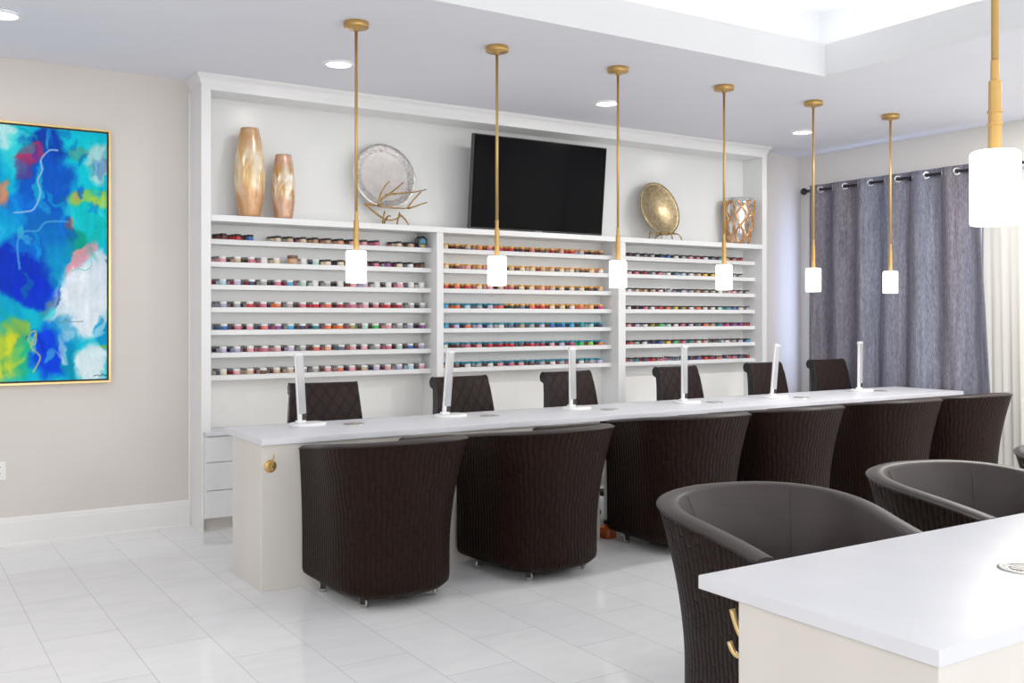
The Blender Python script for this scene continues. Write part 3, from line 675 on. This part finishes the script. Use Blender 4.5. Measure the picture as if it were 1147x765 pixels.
m, N, L, P = newmat('painted_canvas'); an = N.new('ShaderNodeVertexColor'); an.layer_name = 'paint'; L.new(an.outputs['Color'], P.inputs['Base Color'])
P.inputs['Roughness'].default_value = 0.55; P.inputs['Specular IOR Level'].default_value = 0.08
link('canvas', me, m, art)

# ------------------------------------------------------------------ LIGHT FITTINGS
def beam(loc, power, size=0.14, col=(1, 0.97, 0.93)):
    l = bpy.data.lights.new('downlight_and_fill', 'AREA'); l.shape = 'DISK'; l.size = size; l.energy = power; l.color = col
    o = bpy.data.objects.new('downlight_and_fill', l); C.objects.link(o); o.location = loc; return o
dl_where = ['near the left wall, above the painting', 'above the silver plate', 'above the television', 'above the curtain end, nearest the corner']
for k, x in enumerate((0.565, 2.475, 4.63, 6.785)):
    t = thing('recessed_downlight', 'round white recessed ceiling downlight ' + dl_where[k], 'ceiling light', (x, 5.885, ZC), group='recessed downlights along the shelving wall')
    bm = B(); lathe(bm, [(0.098, -0.001), (0.098, -0.006), (0.082, -0.010), (0.078, -0.004)], 32, cap=False); obj('trim_ring', bm, M['plastic_white'], t)
    bm = B(); lathe(bm, [(0.0, -0.003), (0.079, -0.003), (0.079, -0.0025)], 32, cap=False); obj('lens', bm, M['led'], t)
    beam((x, 5.885, ZC - 0.012), 3.0)
for x, y, p in ((-1.9, -1.0, 24), (-1.9, 1.4, 15), (-1.9, 3.8, 22), (6.6, -1.0, 28), (6.6, 1.4, 32), (6.6, 3.8, 46)): beam((x, y, ZC - 0.012), p)  # added fill lights out of view, no fittings at these spots

def pendant(x, y, zoff, ztop, label, grp):
    t = thing('pendant_light', label, 'pendant light', (x, y, ztop), group=grp)
    dz = -ztop + zoff
    bm = B(); lathe(bm, [(0.066, 0), (0.069, -0.004), (0.069, -0.028), (0.066, -0.032), (0.018, -0.033), (0.014, -0.05)], 40); obj('canopy', bm, M['gold'], t)
    bm = B(); lathe(bm, [(0.0085, -0.033), (0.0085, 1.94 + dz)], 16); obj('stem', bm, M['gold'], t)
    bm = B()
    lathe(bm, [(0.0095, 1.99 + dz), (0.0098, 1.985 + dz), (0.0098, 1.943 + dz), (0.0145, 1.941 + dz), (0.0145, 1.872 + dz), (0.0175, 1.871 + dz), (0.0175, 1.866 + dz), (0.015, 1.865 + dz), (0.015, 1.842 + dz), (0.0175, 1.841 + dz), (0.0175, 1.836 + dz), (0.015, 1.835 + dz), (0.0155, 1.782 + dz), (0.028, 1.778 + dz), (0.028, 1.774 + dz)], 24)
    obj('socket_sleeve', bm, M['gold'], t, angle=0.7)
    bm = B(); lathe(bm, [(0.02, 1.7765 + dz), (0.048, 1.7755 + dz), (0.054, 1.771 + dz), (0.0555, 1.765 + dz), (0.0555, 1.608 + dz), (0.053, 1.602 + dz), (0.049, 1.604 + dz), (0.045, 1.62 + dz), (0.02, 1.63 + dz)], 40); obj('glass_shade', bm, M['shade'], t)
wh = ['above the near left end of the long table', 'second from the left end of the long table', 'third along the row, right of the television', 'fourth along the row, beside the silver vase', 'fifth along the row, before the curtain edge', 'last of the row, in front of the curtains']
for k, x in enumerate((2.205, 3.108, 4.025, 4.967, 5.884, 6.79)):
    pendant(x, 5.0, 0.0, ZC, 'gold rod pendant with white glass shade, ' + wh[k], 'pendants above the long manicure table')
pendant(2.222, 1.35, 0.033, ZU, 'large close gold pendant with white glass shade above the near table', 'pendants above the near manicure table')

# ------------------------------------------------------------------ CURTAINS
RX = 7.76
def rod_z(y): return 2.655
t = thing('curtain_rod', 'dark metal curtain rod with ball finial across the window wall', 'curtain rod', (RX, 5.6, 2.655))
bm = B(); tube(bm, [(0, 1.05, 0), (0, -2.6, 0)], 0.0125, 12); obj('rod', bm, M['darkmetal'], t)
bm = B(); lathe(bm, [(0.004, -0.036), (0.02, -0.03), (0.034, -0.01), (0.036, 0.004), (0.028, 0.024), (0.012, 0.034), (0.014, 0.05), (0.016, 0.06)], 20)
o = obj('finial', bm, M['darkmetal'], t); o.location = (0, 1.11, 0); o.rotation_euler = (PI / 2, 0, 0)
for y in (1.0, -0.08, -1.2):
    bm = B(); box(bm, -0.01, XR - RX, y - 0.008, y + 0.008, -0.03, -0.012); lathe(bm, [(0.03, 0), (0.03, 0.008)], 16, (XR - RX - 0.012, y, -0.025)); obj('bracket', bm, M['darkmetal'], t)
PER = 0.29
def curtain(name, label, y0, y1, flare0, flare1, material, ztop, zbot, amp=0.045, x0=RX, per=PER, gromm=True, phase=0.0):
    bm = B(); n = max(40, int((y1 - y0) / per * 26)); rows = 26; g = []
    for j in range(rows + 1):
        tz = j / rows; z = ztop + (zbot - ztop) * tz; rw = []
        for i in range(n + 1):
            s = i / n; y = y0 + (y1 - y0) * s; ph = 2 * PI * y / per + phase
            a = amp * (1 - 0.25 * tz) + 0.012 * tz * math.sin(i * 0.31 + tz * 3)
            x = x0 + a * math.sin(ph) + 0.012 * math.sin(ph * 0.5 + 2 + tz * 1.5) * tz - 0.05 * tz * 0
            yy = y + (flare0 * (1 - s) + flare1 * s) * tz + 0.01 * math.sin(ph * 2 + tz * 2) * tz
            rw.append(bm.verts.new((x, yy, z + (0.006 * math.sin(ph) if j == 0 else 0))))
        g.append(rw)
    for j in range(rows):
        for i in range(n):
            f = bm.faces.new((g[j][i], g[j][i + 1], g[j + 1][i + 1], g[j + 1][i])); f.smooth = True
    t = thing(name, label, 'curtain', (x0, (y0 + y1) / 2, zbot))
    o = obj('fabric_panel', bm, material, None); o.parent = t; o.matrix_parent_inverse = Matrix.Translation(t.location).inverted()
    sd = o.modifiers.new('thickness', 'SOLIDIFY'); sd.thickness = 0.003
    if gromm:
        k0 = math.ceil((y0 - PER * (0.0 - phase / (2 * PI))) / (per / 2)); y = math.ceil((y0 + phase / (2 * PI) * per) / (per / 2)) * per / 2 - phase / (2 * PI) * per
        q = 0
        while y < y1 - 0.02:
            if y > y0 + 0.02:
                rising = math.cos(2 * PI * y / per + phase) > 0
                b2 = B(); pts = [(0, 0.027 * math.cos(2 * PI * i / 20), 0.027 * math.sin(2 * PI * i / 20)) for i in range(20)]; tube(b2, pts, 0.0065, 8, closed=True)
                go = obj('grommet', b2, M['chrome'], t); go.location = (0, y - (y0 + y1) / 2, 2.655 - zbot)
                sl = math.atan(amp * 2 * PI / per * (1 if rising else -1)); go.rotation_euler = (0, 0, -sl)
            y += per / 2
    return t
curtain('grommet_curtain', 'dark grey linen grommet curtain panel nearest the room corner', 5.575, 6.60, 0.03, 0.03, M['curtain'], 2.705, 0.02, phase=0.4)
curtain('grommet_curtain', 'dark grey linen curtain panel nearer the camera, its outer edge flaring', 4.845, 5.575, -0.16, 0.06, M['curtain'], 2.705, 0.02, phase=0.4)
curtain('sheer_curtain', 'cream sheer curtain hanging to the right of the dark grey panels', 3.2, 4.86, 0, 0, M['sheer'], 2.62, 0.02, amp=0.004, x0=7.836, per=0.17, gromm=False)

# ------------------------------------------------------------------ MANICURE TABLES
ZT, TH = 0.79, 0.033
def table(label, y0, y1, x0, x1, py0, py1, hook_y, hook_dir, vents, gaps):
    t = thing('manicure_table', label, 'table', (x0, (y0 + y1) / 2, 0))
    ox, oy = x0, (y0 + y1) / 2
    def part(name, bm, m, **k): return obj(name, bm, m, t, **k)
    bm = B(); box(bm, 0, x1 - x0, y0 - oy, y1 - oy, ZT - TH, ZT, 0.003, 3); part('tabletop', bm, M['quartz'], angle=0.6)
    for a, b in gaps:
        bm = B(); box(bm, a - ox, b - ox, py0 - oy, py1 - oy, 0, ZT - TH - 0.0005, 0.002, 1); part('pedestal', bm, M['panel'])
    for i in range(len(gaps) - 1):
        bm = B(); box(bm, gaps[i][1] - ox + 0.001, gaps[i + 1][0] - ox - 0.001, py0 - oy + 0.01, py0 - oy + 0.12, 0.505, ZT - TH - 0.001); part('cable_tray', bm, M['black'])
    for vx, vy in vents:
        bm = B(); c = (vx - ox, vy - oy, ZT)
        lathe(bm, [(0.062, -0.001), (0.062, 0.002), (0.058, 0.004), (0.046, 0.004), (0.044, 0.0015)], 36, c, cap=False)
        ring = part('vent_ring', bm, M['nickel'])
        bm = B(); lathe(bm, [(0.002, 0.001), (0.044, 0.001)], 28, c, cap=False)
        obj('vent_mesh', bm, M['plastic_white'], ring)
        bm = B()
        for q in range(-3, 4):
            hl = math.sqrt(max(0.0001, 0.034 ** 2 - (q * 0.0095) ** 2))
            box(bm, c[0] - hl, c[0] + hl, c[1] + q * 0.0095 - 0.0026, c[1] + q * 0.0095 + 0.0026, ZT + 0.0012, ZT + 0.0045, 0.0012, 1)
        obj('vent_grille', bm, M['nickel'], ring)
    hb = B(); s = hook_dir; hx0 = 0.075 - 0.02
    base_c = Vector((hx0, hook_y - oy, 0.645))
    b2 = B(); lathe(b2, [(0.033, 0), (0.033, 0.003), (0.03, 0.005), (0.01, 0.006)], 24)
    plate = part('bag_hook', b2, M['gold']); plate.location = base_c; plate.rotation_euler = (PI / 2 if s < 0 else -PI / 2, 0, 0)
    hb = B()
    P0 = base_c + Vector((0, s * 0.008, 0.0))
    tube(hb, bez(P0, P0 + Vector((0, s * 0.02, 0.0)), P0 + Vector((0, s * 0.034, 0.02)), P0 + Vector((0, s * 0.052, 0.068)), 12), 0.0055 if s > 0 else 0.0035, 10, r2=0.0075 if s > 0 else 0.004)
    tube(hb, bez(P0, P0 + Vector((0, s * 0.01, -0.045)), P0 + Vector((0, s * 0.045, -0.055)), P0 + Vector((0, s * 0.06, -0.012)), 12), 0.0055, 10, r2=0.007) if s > 0 else tube(hb, bez(P0, P0 + Vector((0, s * 0.008, -0.01)), P0 + Vector((0, s * 0.02, -0.02)), P0 + Vector((0, s * 0.03, -0.008)), 12), 0.0035, 10)
    pr = part('hook_prongs', hb, M['goldpale'])
    pr.parent = plate; pr.matrix_parent_inverse = (Matrix.Translation(plate.location) @ plate.rotation_euler.to_matrix().to_4x4()).inverted()
    return t
LX = [2.10, 3.03, 3.995, 4.965, 5.83, 6.93]
table('long white topped manicure table below the row of pendants', 4.945, 5.615, 1.66, 7.685, 4.975, 5.46, 4.975, -1,
      [(2.35, 5.36), (3.26, 5.33), (4.16, 5.26), (5.16, 5.29), (6.02, 5.23), (7.09, 5.33)], [(1.668, 3.86), (4.27, 7.66)])
table('close white topped manicure table cut off by the right edge of the photo', 1.134, 1.784, 1.685, 7.70, 1.145, 1.665, 1.665, 1, [(2.405, 1.385)], [(1.70, 7.66)])

# ------------------------------------------------------------------ TUB CHAIRS
def tub_path(n=56, hw=0.325, yf=0.34, d=0.34, e=2.5):
    """U outline, from the left front round the back (-y) to the right front: list of (x, y, nx, ny, k) with k = 1 at the back"""
    pts = []; ns = 12
    for i in range(ns): pts.append((-hw, yf * (1 - i / ns)))
    for i in range(n + 1):
        a = PI * i / n; ca, sa = math.cos(a), math.sin(a)
        pts.append((-hw * math.copysign(abs(ca) ** (2 / e), ca), -d * abs(sa) ** (2 / e)))
    for i in range(1, ns + 1): pts.append((hw, yf * i / ns))
    out = []
    for i, (x, y) in enumerate(pts):
        a = pts[max(0, i - 1)]; b = pts[min(len(pts) - 1, i + 1)]; tx, ty = b[0] - a[0], b[1] - a[1]; l = math.hypot(tx, ty)
        nx, ny = ty / l, -tx / l
        if nx * x + ny * (y - 0.05) < 0: nx, ny = -nx, -ny
        out.append((x, y, nx, ny, sstep((yf - y) / (yf + d))))
    return out
def build_tub(name):
    t = bpy.data.objects.new(name, None); C.objects.link(t); t.empty_display_size = 0.05
    path = tub_path(); n = len(path); rim = [0.728 + 0.085 * (0.34 - p[1]) / 0.68 for p in path]; Z0 = 0.06; TW = 0.072
    def flare(z, k): return (0.022 + 0.078 * k) * (max(0.0, z - 0.24) / 0.56) ** 1.8 - 0.035 * max(0, (0.10 - z) / 0.04) ** 2
    # outer shell
    bm = B(); uvl = bm.loops.layers.uv.new('UVMap'); rows = 30; g = []; L = [0.0]
    for i in range(1, n): L.append(L[-1] + math.hypot(path[i][0] - path[i - 1][0], path[i][1] - path[i - 1][1]))
    for j in range(rows + 1):
        rw = []
        for i, (x, y, nx, ny, k) in enumerate(path):
            z = Z0 + (rim[i] - Z0) * (j / rows if j > 3 else (j / rows) * 1.0); f = flare(z, k)
            rw.append(bm.verts.new((x + nx * f, y + ny * f, z)))
        g.append(rw)
    for j in range(rows):
        for i in range(n - 1):
            fc = bm.faces.new((g[j][i], g[j][i + 1], g[j + 1][i + 1], g[j + 1][i])); fc.smooth = True
            for lp, (a, b) in zip(fc.loops, ((i, j), (i + 1, j), (i + 1, j + 1), (i, j + 1))): lp[uvl].uv = (L[a], Z0 + (rim[a] - Z0) * b / rows)
    fc = bm.faces.new(g[0])
    for lp in fc.loops: lp[uvl].uv = (0, 0)
    me_o = obj('outer_shell', bm, M['quilt'], t)
    # inner shell with the padded rim, ending in the two arm fronts
    bm = B(); g = []
    for i, (x, y, nx, ny, k) in enumerate(path):
        f = flare(rim[i], k); col = []
        for q in range(9):
            a = PI * q / 8; col.append((x + nx * (f - TW / 2 + TW / 2 * math.cos(a)), y + ny * (f - TW / 2 + TW / 2 * math.cos(a)), rim[i] + 0.018 * math.sin(a)))
        for q in range(1, 9):
            tt = q / 8; z = rim[i] + (0.38 - rim[i]) * tt; ff = flare(rim[i], k) * (1 - tt) - TW - 0.02 * math.sin(PI * min(1, tt * 1.2)) - 0.01 * tt
            col.append((x + nx * ff, y + ny * ff, z))
        g.append([bm.verts.new(c) for c in col])
    m = len(g[0])
    for i in range(n - 1):
        for q in range(m - 1):
            fc = bm.faces.new((g[i][q], g[i + 1][q], g[i + 1][q + 1], g[i][q + 1])); fc.smooth = True
    for i in (0, n - 1):                              # arm fronts
        x, y, nx, ny, k = path[i]
        low = [bm.verts.new((x + nx * flare(z, k), y + ny * flare(z, k), z)) for z in [Z0 + (rim[i] - Z0) * j / 10 for j in range(10)]]
        inn = bm.verts.new((x - nx * (TW + 0.01), y, Z0))
        loop = low + g[i] + [inn]
        bm.faces.new(loop if i else loop[::-1])
    obj('inner_shell', bm, M['leather'], t, angle=0.9)
    # piping round the outer edge of the rim, seam down the inside back
    bm = B(); tube(bm, [(x + nx * (flare(rim[i], k) + 0.001), y + ny * (flare(rim[i], k) + 0.001), rim[i] + 0.002) for i, (x, y, nx, ny, k) in enumerate(path)], 0.0048, 6); obj('piping', bm, M['piping'], t)
    for want in (-0.2, 0.2):
        si = min((i for i in range(n) if path[i][1] < 0), key=lambda i: abs(path[i][0] - want)); x, y, nx, ny, k = path[si]; pts = []
        for q in range(0, 9):
            tt = q / 8; z = rim[si] + (0.38 - rim[si]) * tt; ff = flare(rim[si], k) * (1 - tt) - TW - 0.02 * math.sin(PI * min(1, tt * 1.2)) - 0.01 * tt
            pts.append((x + nx * ff, y + ny * ff, z))
        bm = B(); tube(bm, pts, 0.0022, 6); obj('back_seam', bm, M['leather'], t)
    # seat cushion and front panel
    bm = B(); ring = [(x - nx * 0.084, y - ny * 0.084) for (x, y, nx, ny, k) in path]
    ring[0] = (ring[0][0], 0.33); ring[-1] = (ring[-1][0], 0.33)
    vs0 = [bm.verts.new((x, y, 0.33)) for x, y in ring]; vs1 = [bm.verts.new((x, y, 0.445)) for x, y in ring]
    for i in range(n): bm.faces.new((vs0[i], vs0[(i + 1) % n], vs1[(i + 1) % n], vs1[i]))
    bm.faces.new(vs0[::-1]); top = bm.faces.new(vs1)
    bmesh.ops.bevel(bm, geom=list(top.edges), offset=0.03, segments=4, profile=0.6, affect='EDGES'); obj('seat_cushion', bm, M['leather'], t, angle=0.6)
    bm = B(); box(bm, -0.252, 0.252, 0.255, 0.298, Z0 + 0.003, 0.335, 0.01, 2); obj('front_panel', bm, M['leather'], t)
    for cx_, cy_, rz in ((-0.205, -0.185, 0.4), (0.205, -0.185, -0.5), (-0.255, 0.2, 1.1), (0.255, 0.2, 2.0)):
        bm = B(); lathe(bm, [(0.018, 0.0), (0.018, -0.004), (0.007, -0.006), (0.007, -0.012)], 12, (0, 0, 0.0605))
        box(bm, -0.013, -0.009, -0.008, 0.024, 0.018, 0.056, 0.001, 1); box(bm, 0.009, 0.013, -0.008, 0.024, 0.018, 0.056, 0.001, 1); box(bm, -0.013, 0.013, -0.008, 0.022, 0.051, 0.057)
        cs_ = obj('caster', bm, M['darkmetal'], t); cs_.location = (cx_, cy_, 0); cs_.rotation_euler = (0, 0, rz)
        b2 = B(); lathe(b2, [(0.006, -0.008), (0.022, -0.008), (0.0245, -0.005), (0.0245, 0.005), (0.022, 0.008), (0.006, 0.008)], 20)
        w_ = obj('wheel', b2, M['nickel'], cs_); w_.location = (0, 0.01, 0.0248); w_.rotation_euler = (0, PI / 2, 0)
    return t
proto = build_tub('tub_chair')
def put(o, loc, rz, label, group): o.location = (loc[0], loc[1], 0); o.rotation_euler = (0, 0, rz); return tag(o, label, 'chair', group)
wt = ['at the left end of the long table', 'second from the left end, casters showing below', 'third along the long table, behind the close chair', 'fourth along the long table, mostly behind others', 'fifth along the long table, partly behind others', 'last along the long table, before the sheer curtain']
TC = [(2.195, 4.625, 0.03), (3.13, 4.62, 0.12), (4.20, 4.62, -0.04), (5.06, 4.62, 0.0), (6.11, 4.62, 0.0), (6.98, 4.62, 0.0)]
for k, (x, y, r) in enumerate(TC):
    o = proto if k == 0 else copy_tree(proto)
    o.scale = (0.95, 0.97, 1.0 if k < 2 else 1.02); put(o, (x, y), r, 'brown stitched tub chair seen from behind, ' + wt[k], 'tub chairs at the long manicure table')
for k, (x, y, r, lb) in enumerate(((2.56, 2.27, PI - 0.26, 'closest brown leather tub chair, its open seat facing the close table corner'), (3.65, 2.24, PI - 0.26, 'brown leather tub chair behind the close table, right of the closest chair'), (4.77, 2.27, PI - 0.26, 'brown leather tub chair just entering the frame at the right edge'))):
    o = copy_tree(proto); o.scale = (1, 1, 0.965); put(o, (x, y), r, lb, 'tub chairs at the close manicure table')

# ------------------------------------------------------------------ TECHNICIAN CHAIRS
def build_tech(name):
    t = bpy.data.objects.new(name, None); C.objects.link(t); t.empty_display_size = 0.05
    # chair faces -y (towards the long table); back stands at +y and rolls backwards at the top
    prof = [(0.20, 0.44), (0.212, 0.52), (0.222, 0.62), (0.235, 0.72), (0.25, 0.82), (0.268, 0.90), (0.285, 0.945)]
    roll = [(0.327 + 0.040 * math.cos(a), 0.945 + 0.040 * math.sin(a)) for a in [PI * (1 - q / 10 * 1.3) for q in range(1, 11)]]
    front = prof + [(y - 0.0, z) for y, z in roll]
    # closed side outline: front line, roll, then down the rear
    rear = [(0.325, 0.90), (0.312, 0.82), (0.30, 0.72), (0.29, 0.62), (0.28, 0.52), (0.268, 0.44)]
    out = front + rear; nfront = len(front)
    bm = B(); uvl = bm.loops.layers.uv.new('UVMap'); cols = []
    nw = 14
    for i in range(nw + 1):
        s = -1 + 2 * i / nw; colv = []
        for j, (y, z) in enumerate(out):
            hw = 0.262 - 0.04 * sstep((z - 0.44) / 0.55); e = 1 - 0.05 * abs(s) ** 6
            bulge = -0.018 * (1 - s * s) if j < nfront else 0.0
            colv.append(bm.verts.new((s * hw, y + 0.0 - bulge * 0 + 0.03 * s * s * 0 + bulge, z)))
        cols.append(colv)
    n = len(out); acc = [0.0]
    for j in range(1, n): acc.append(acc[-1] + math.hypot(out[j][0] - out[j - 1][0], out[j][1] - out[j - 1][1]))
    for i in range(nw):
        for j in range(n):
            q = (j + 1) % n
            f = bm.faces.new((cols[i][j], cols[i + 1][j], cols[i + 1][q], cols[i][q])); f.smooth = True; f.material_index = 0 if j < nfront else 1
            for lp, (a, b) in zip(f.loops, ((i, j), (i + 1, j), (i + 1, q), (i, q))): lp[uvl].uv = ((-1 + 2 * a / nw) * 0.24, acc[b])
    for i, rev in ((0, False), (nw, True)):
        f = bm.faces.new(cols[i][::-1] if rev else cols[i]); f.material_index = 1
    obj('backrest', bm, [M['diamond'], M['leather_black']], t, angle=0.9)
    bm = B()
    bm.free()
    for s in (-1, 1):
        bm = B(); tube(bm, [(s * (0.262 - 0.04 * sstep((z - 0.44) / 0.55)), y, z) for y, z in front], 0.0035, 6); obj('piping', bm, M['leather_black'], t)
    bm = B(); box(bm, -0.25, 0.25, -0.26, 0.24, 0.40, 0.49, 0.03, 4); obj('seat', bm, M['leather'], t, angle=0.7)
    bm = B(); box(bm, -0.12, 0.12, -0.1, 0.12, 0.375, 0.40); lathe(bm, [(0.028, 0.12), (0.028, 0.25), (0.018, 0.252), (0.018, 0.38)], 16); obj('gas_lift', bm, M['black'], t)
    bm = B()
    for k in range(5):
        a = 2 * PI * k / 5 + 0.3; tube(bm, [(0, 0, 0.12), (0.15 * math.cos(a), 0.15 * math.sin(a), 0.105), (0.29 * math.cos(a), 0.29 * math.sin(a), 0.075)], 0.024, 8, r2=0.014)
    lathe(bm, [(0.04, 0.085), (0.045, 0.1), (0.04, 0.14)], 16); sb = obj('star_base', bm, M['black'], t)
    for k in range(5):
        a = 2 * PI * k / 5 + 0.3; bm = B(); lathe(bm, [(0.01, -0.02), (0.025, -0.018), (0.027, 0), (0.025, 0.018), (0.01, 0.02)], 16)
        lathe(bm, [(0.008, 0), (0.008, 0.001)], 8)
        w_ = obj('caster', bm, M['rubber'], sb); w_.location = (0.29 * math.cos(a), 0.29 * math.sin(a), 0.0275); w_.rotation_euler = (PI / 2, 0, a + 1.2)
        b2 = B(); 
        b2.free()
    return t
tproto = build_tech('task_chair')
wq = ['leftmost of the row behind the first desk lamp', 'second of the row, left of the middle bay centre', 'third of the row, below the television', 'fourth of the row, below the right bay', 'fifth of the row, in front of the bluish corner', 'last of the row, in front of the curtains']
TQ = [(2.42, 5.83, -0.18), (3.53, 5.83, 0.06), (4.47, 5.83, 0.06), (5.58, 5.83, 0.06), (6.62, 5.83, 0.1), (7.42, 5.83, 0.0)]
for k, (x, y, r) in enumerate(TQ):
    o = tproto if k == 0 else copy_tree(tproto)
    o.scale = (1, 1, 1.0 + 0.007 * k); put(o, (x, y), r, 'dark brown diamond quilted task chair, ' + wq[k], 'task chairs behind the long manicure table')

# ------------------------------------------------------------------ DESK LAMPS
def build_lamp(name):
    t = bpy.data.objects.new(name, None); C.objects.link(t); t.empty_display_size = 0.05
    bm = B(); n = 32; pr = []
    for z, sc in ((0, 0.97), (0.003, 1.0), (0.012, 1.0), (0.018, 0.95)): pr.append([bm.verts.new((0.105 * sc * math.copysign(abs(math.cos(2 * PI * k / n)) ** 0.75, math.cos(2 * PI * k / n)), 0.075 * sc * math.copysign(abs(math.sin(2 * PI * k / n)) ** 0.75, math.sin(2 * PI * k / n)), z)) for k in range(n)])
    for a in range(3):
        for k in range(n): bm.faces.new((pr[a][k], pr[a][(k + 1) % n], pr[a + 1][(k + 1) % n], pr[a + 1][k]))
    bm.faces.new(pr[0][::-1]); bm.faces.new(pr[-1]); obj('base', bm, M['plastic_white'], t, angle=0.6)
    bm = B(); box(bm, -0.028, 0.028, -0.016, 0.016, 0.018, 0.034, 0.006, 3); obj('hinge_block', bm, M['plastic_white'], t, angle=0.6).location.x = -0.045
    bm = B(); box(bm, -0.018, 0.018, -0.009, 0.009, 0.022, 0.405, 0.006, 3); obj('arm', bm, M['plastic_white'], t, angle=0.6)
    bm = B(); box(bm, 0.000, 0.044, -0.012, 0.004, 0.07, 0.402, 0.005, 3); hd = obj('light_head', bm, M['plastic_grey'], t, angle=0.6); hd.location = (-0.012, -0.002, 0)
    bm = B(); box(bm, 0.016, 0.046, -0.010, 0.004, 0.032, 0.07, 0.004, 2); o = obj('end_stop', bm, M['black'], hd)
    bm = B(); tube(bm, [(-0.02, 0, 0.405), (0.036, 0, 0.405)], 0.0125, 12); obj('elbow_hinge', bm, M['plastic_white'], t)
    return t
lproto = build_lamp('desk_lamp')
wl = ['first from the left end of the long table', 'second along the long table', 'third along the long table, below the television', 'fourth along the long table', 'fifth along, leaning to the right before the bluish corner', 'last along the long table, before the curtains']
LM = [(2.095, 5.43, 0.12, -0.06), (3.03, 5.42, 0.05, 0.085), (3.99, 5.40, 0.1, -0.015), (4.96, 5.36, 0.1, 0.0), (5.845, 5.33, 0.1, 0.13), (6.96, 5.40, 0.1, 0.015)]
lcopies = [lproto] + [copy_tree(lproto) for _ in LM[1:]]
for k, (x, y, rz, tilt) in enumerate(LM):
    o = lcopies[k]
    o.location = (x, y, ZT); o.rotation_euler = (0, 0, rz)
    tag(o, 'slim white folded desk lamp, ' + wl[k], 'desk lamp', 'desk lamps along the long manicure table')
    for ch in [q for q in bpy.data.objects if q.parent == o]:
        if ch.name.split('.')[0] in ('arm', 'light_head', 'elbow_hinge'):
            R_ = Matrix.Translation((-0.045, 0, 0.026)) @ Matrix.Rotation(tilt, 4, 'Y') @ Matrix.Translation((0, 0, -0.026))
            ch.matrix_basis = R_ @ ch.matrix_basis

# ------------------------------------------------------------------ THINGS UNDER THE LONG TABLE
bt = thing('amber_bottle', 'squat amber orange bottle with a dark cap on the floor in the table gap', 'bottle', (3.955, 5.02, 0)); bt.scale = (1, 1, 0.62)
bm = B(); lathe(bm, [(0.05, 0), (0.056, 0.008), (0.056, 0.1), (0.05, 0.12), (0.024, 0.135), (0.022, 0.15)], 26); obj('body', bm, M['amber'], bt)
bm = B(); lathe(bm, [(0.026, 0.148), (0.026, 0.175), (0.023, 0.178)], 20); obj('cap', bm, M['black'], bt)
bm = B()
random.seed(4)
for k in range(5):
    pts = []; a = random.uniform(0, 6); x, y = 4.09 + 0.02 * k, 5.02 + 0.02 * k
    for i in range(26):
        a += random.uniform(-0.5, 0.75); x += 0.022 * math.cos(a); y += 0.016 * math.sin(a); y = min(max(y, 4.96), 5.2); x = min(max(x, 3.99), 4.24)
        pts.append((x, y, 0.006 + 0.011 * k + 0.004 * math.sin(i)))
    tube(bm, pts, 0.004, 6, mi=k % 2)
tag(obj('cable_bundle', bm, [M['rubber'], M['plastic_white']]), 'tangle of thin black and white cables on the floor in the table gap', 'cables')

# ------------------------------------------------------------------ LIGHT
w = bpy.data.worlds.new('World'); SC.world = w; w.use_nodes = True
bg = w.node_tree.nodes['Background']; bg.inputs['Color'].default_value = (1.0, 0.99, 0.97, 1); bg.inputs['Strength'].default_value = 2.1
def area(name, loc, rot, sx, sy, power, col=(1, 1, 1)):
    l = bpy.data.lights.new(name, 'AREA'); l.shape = 'RECTANGLE'; l.size = sx; l.size_y = sy; l.energy = power; l.color = col
    o = bpy.data.objects.new(name, l); C.objects.link(o); o.location = loc; o.rotation_euler = rot; return o
area('daylight', (XR + 0.1, (WY0 + WY1) / 2, (WZ0 + WZ1) / 2), (0, PI / 2, 0), WZ1 - WZ0, WY1 - WY0, 40, (0.06, 0.3, 1.0))
# warm-white LED wash above the cove ledge
for k, (loc, rot, sx, sy) in enumerate((((2.0, TY1 + 0.09, ZC + 0.14), (PI - 0.5, 0, 0), 6.2, 0.06), ((TX1 + 0.09, 1.5, ZC + 0.14), (PI, 0.5, 0), 0.06, 5.6),
                                        ((2.0, TY0 - 0.09, ZC + 0.14), (PI + 0.5, 0, 0), 6.2, 0.06), ((TX0 - 0.09, 1.5, ZC + 0.14), (PI, -0.5, 0), 0.06, 5.6))):
    area('cove_wash', loc, rot, sx, sy, 8, (1, 1, 0.98))

# ------------------------------------------------------------------ CAMERA
cam = bpy.data.cameras.new('camera'); co = bpy.data.objects.new('camera', cam); C.objects.link(co); SC.camera = co
FPX = 1110.0; cam.sensor_width = 36.0; cam.lens = 36.0 * FPX / 1147.0
co.location = (0, 0, 1.42); co.rotation_euler = (PI / 2, 0, -math.atan((573.5 + 140) / FPX))
cam.shift_y = -(382.5 - 354.0) / 1147.0; cam.clip_start = 0.05
SC.view_settings.view_transform = 'Standard'
SC.view_settings.look = 'None'
SC.view_settings.exposure = 0.6
SC.view_settings.gamma = 1.18
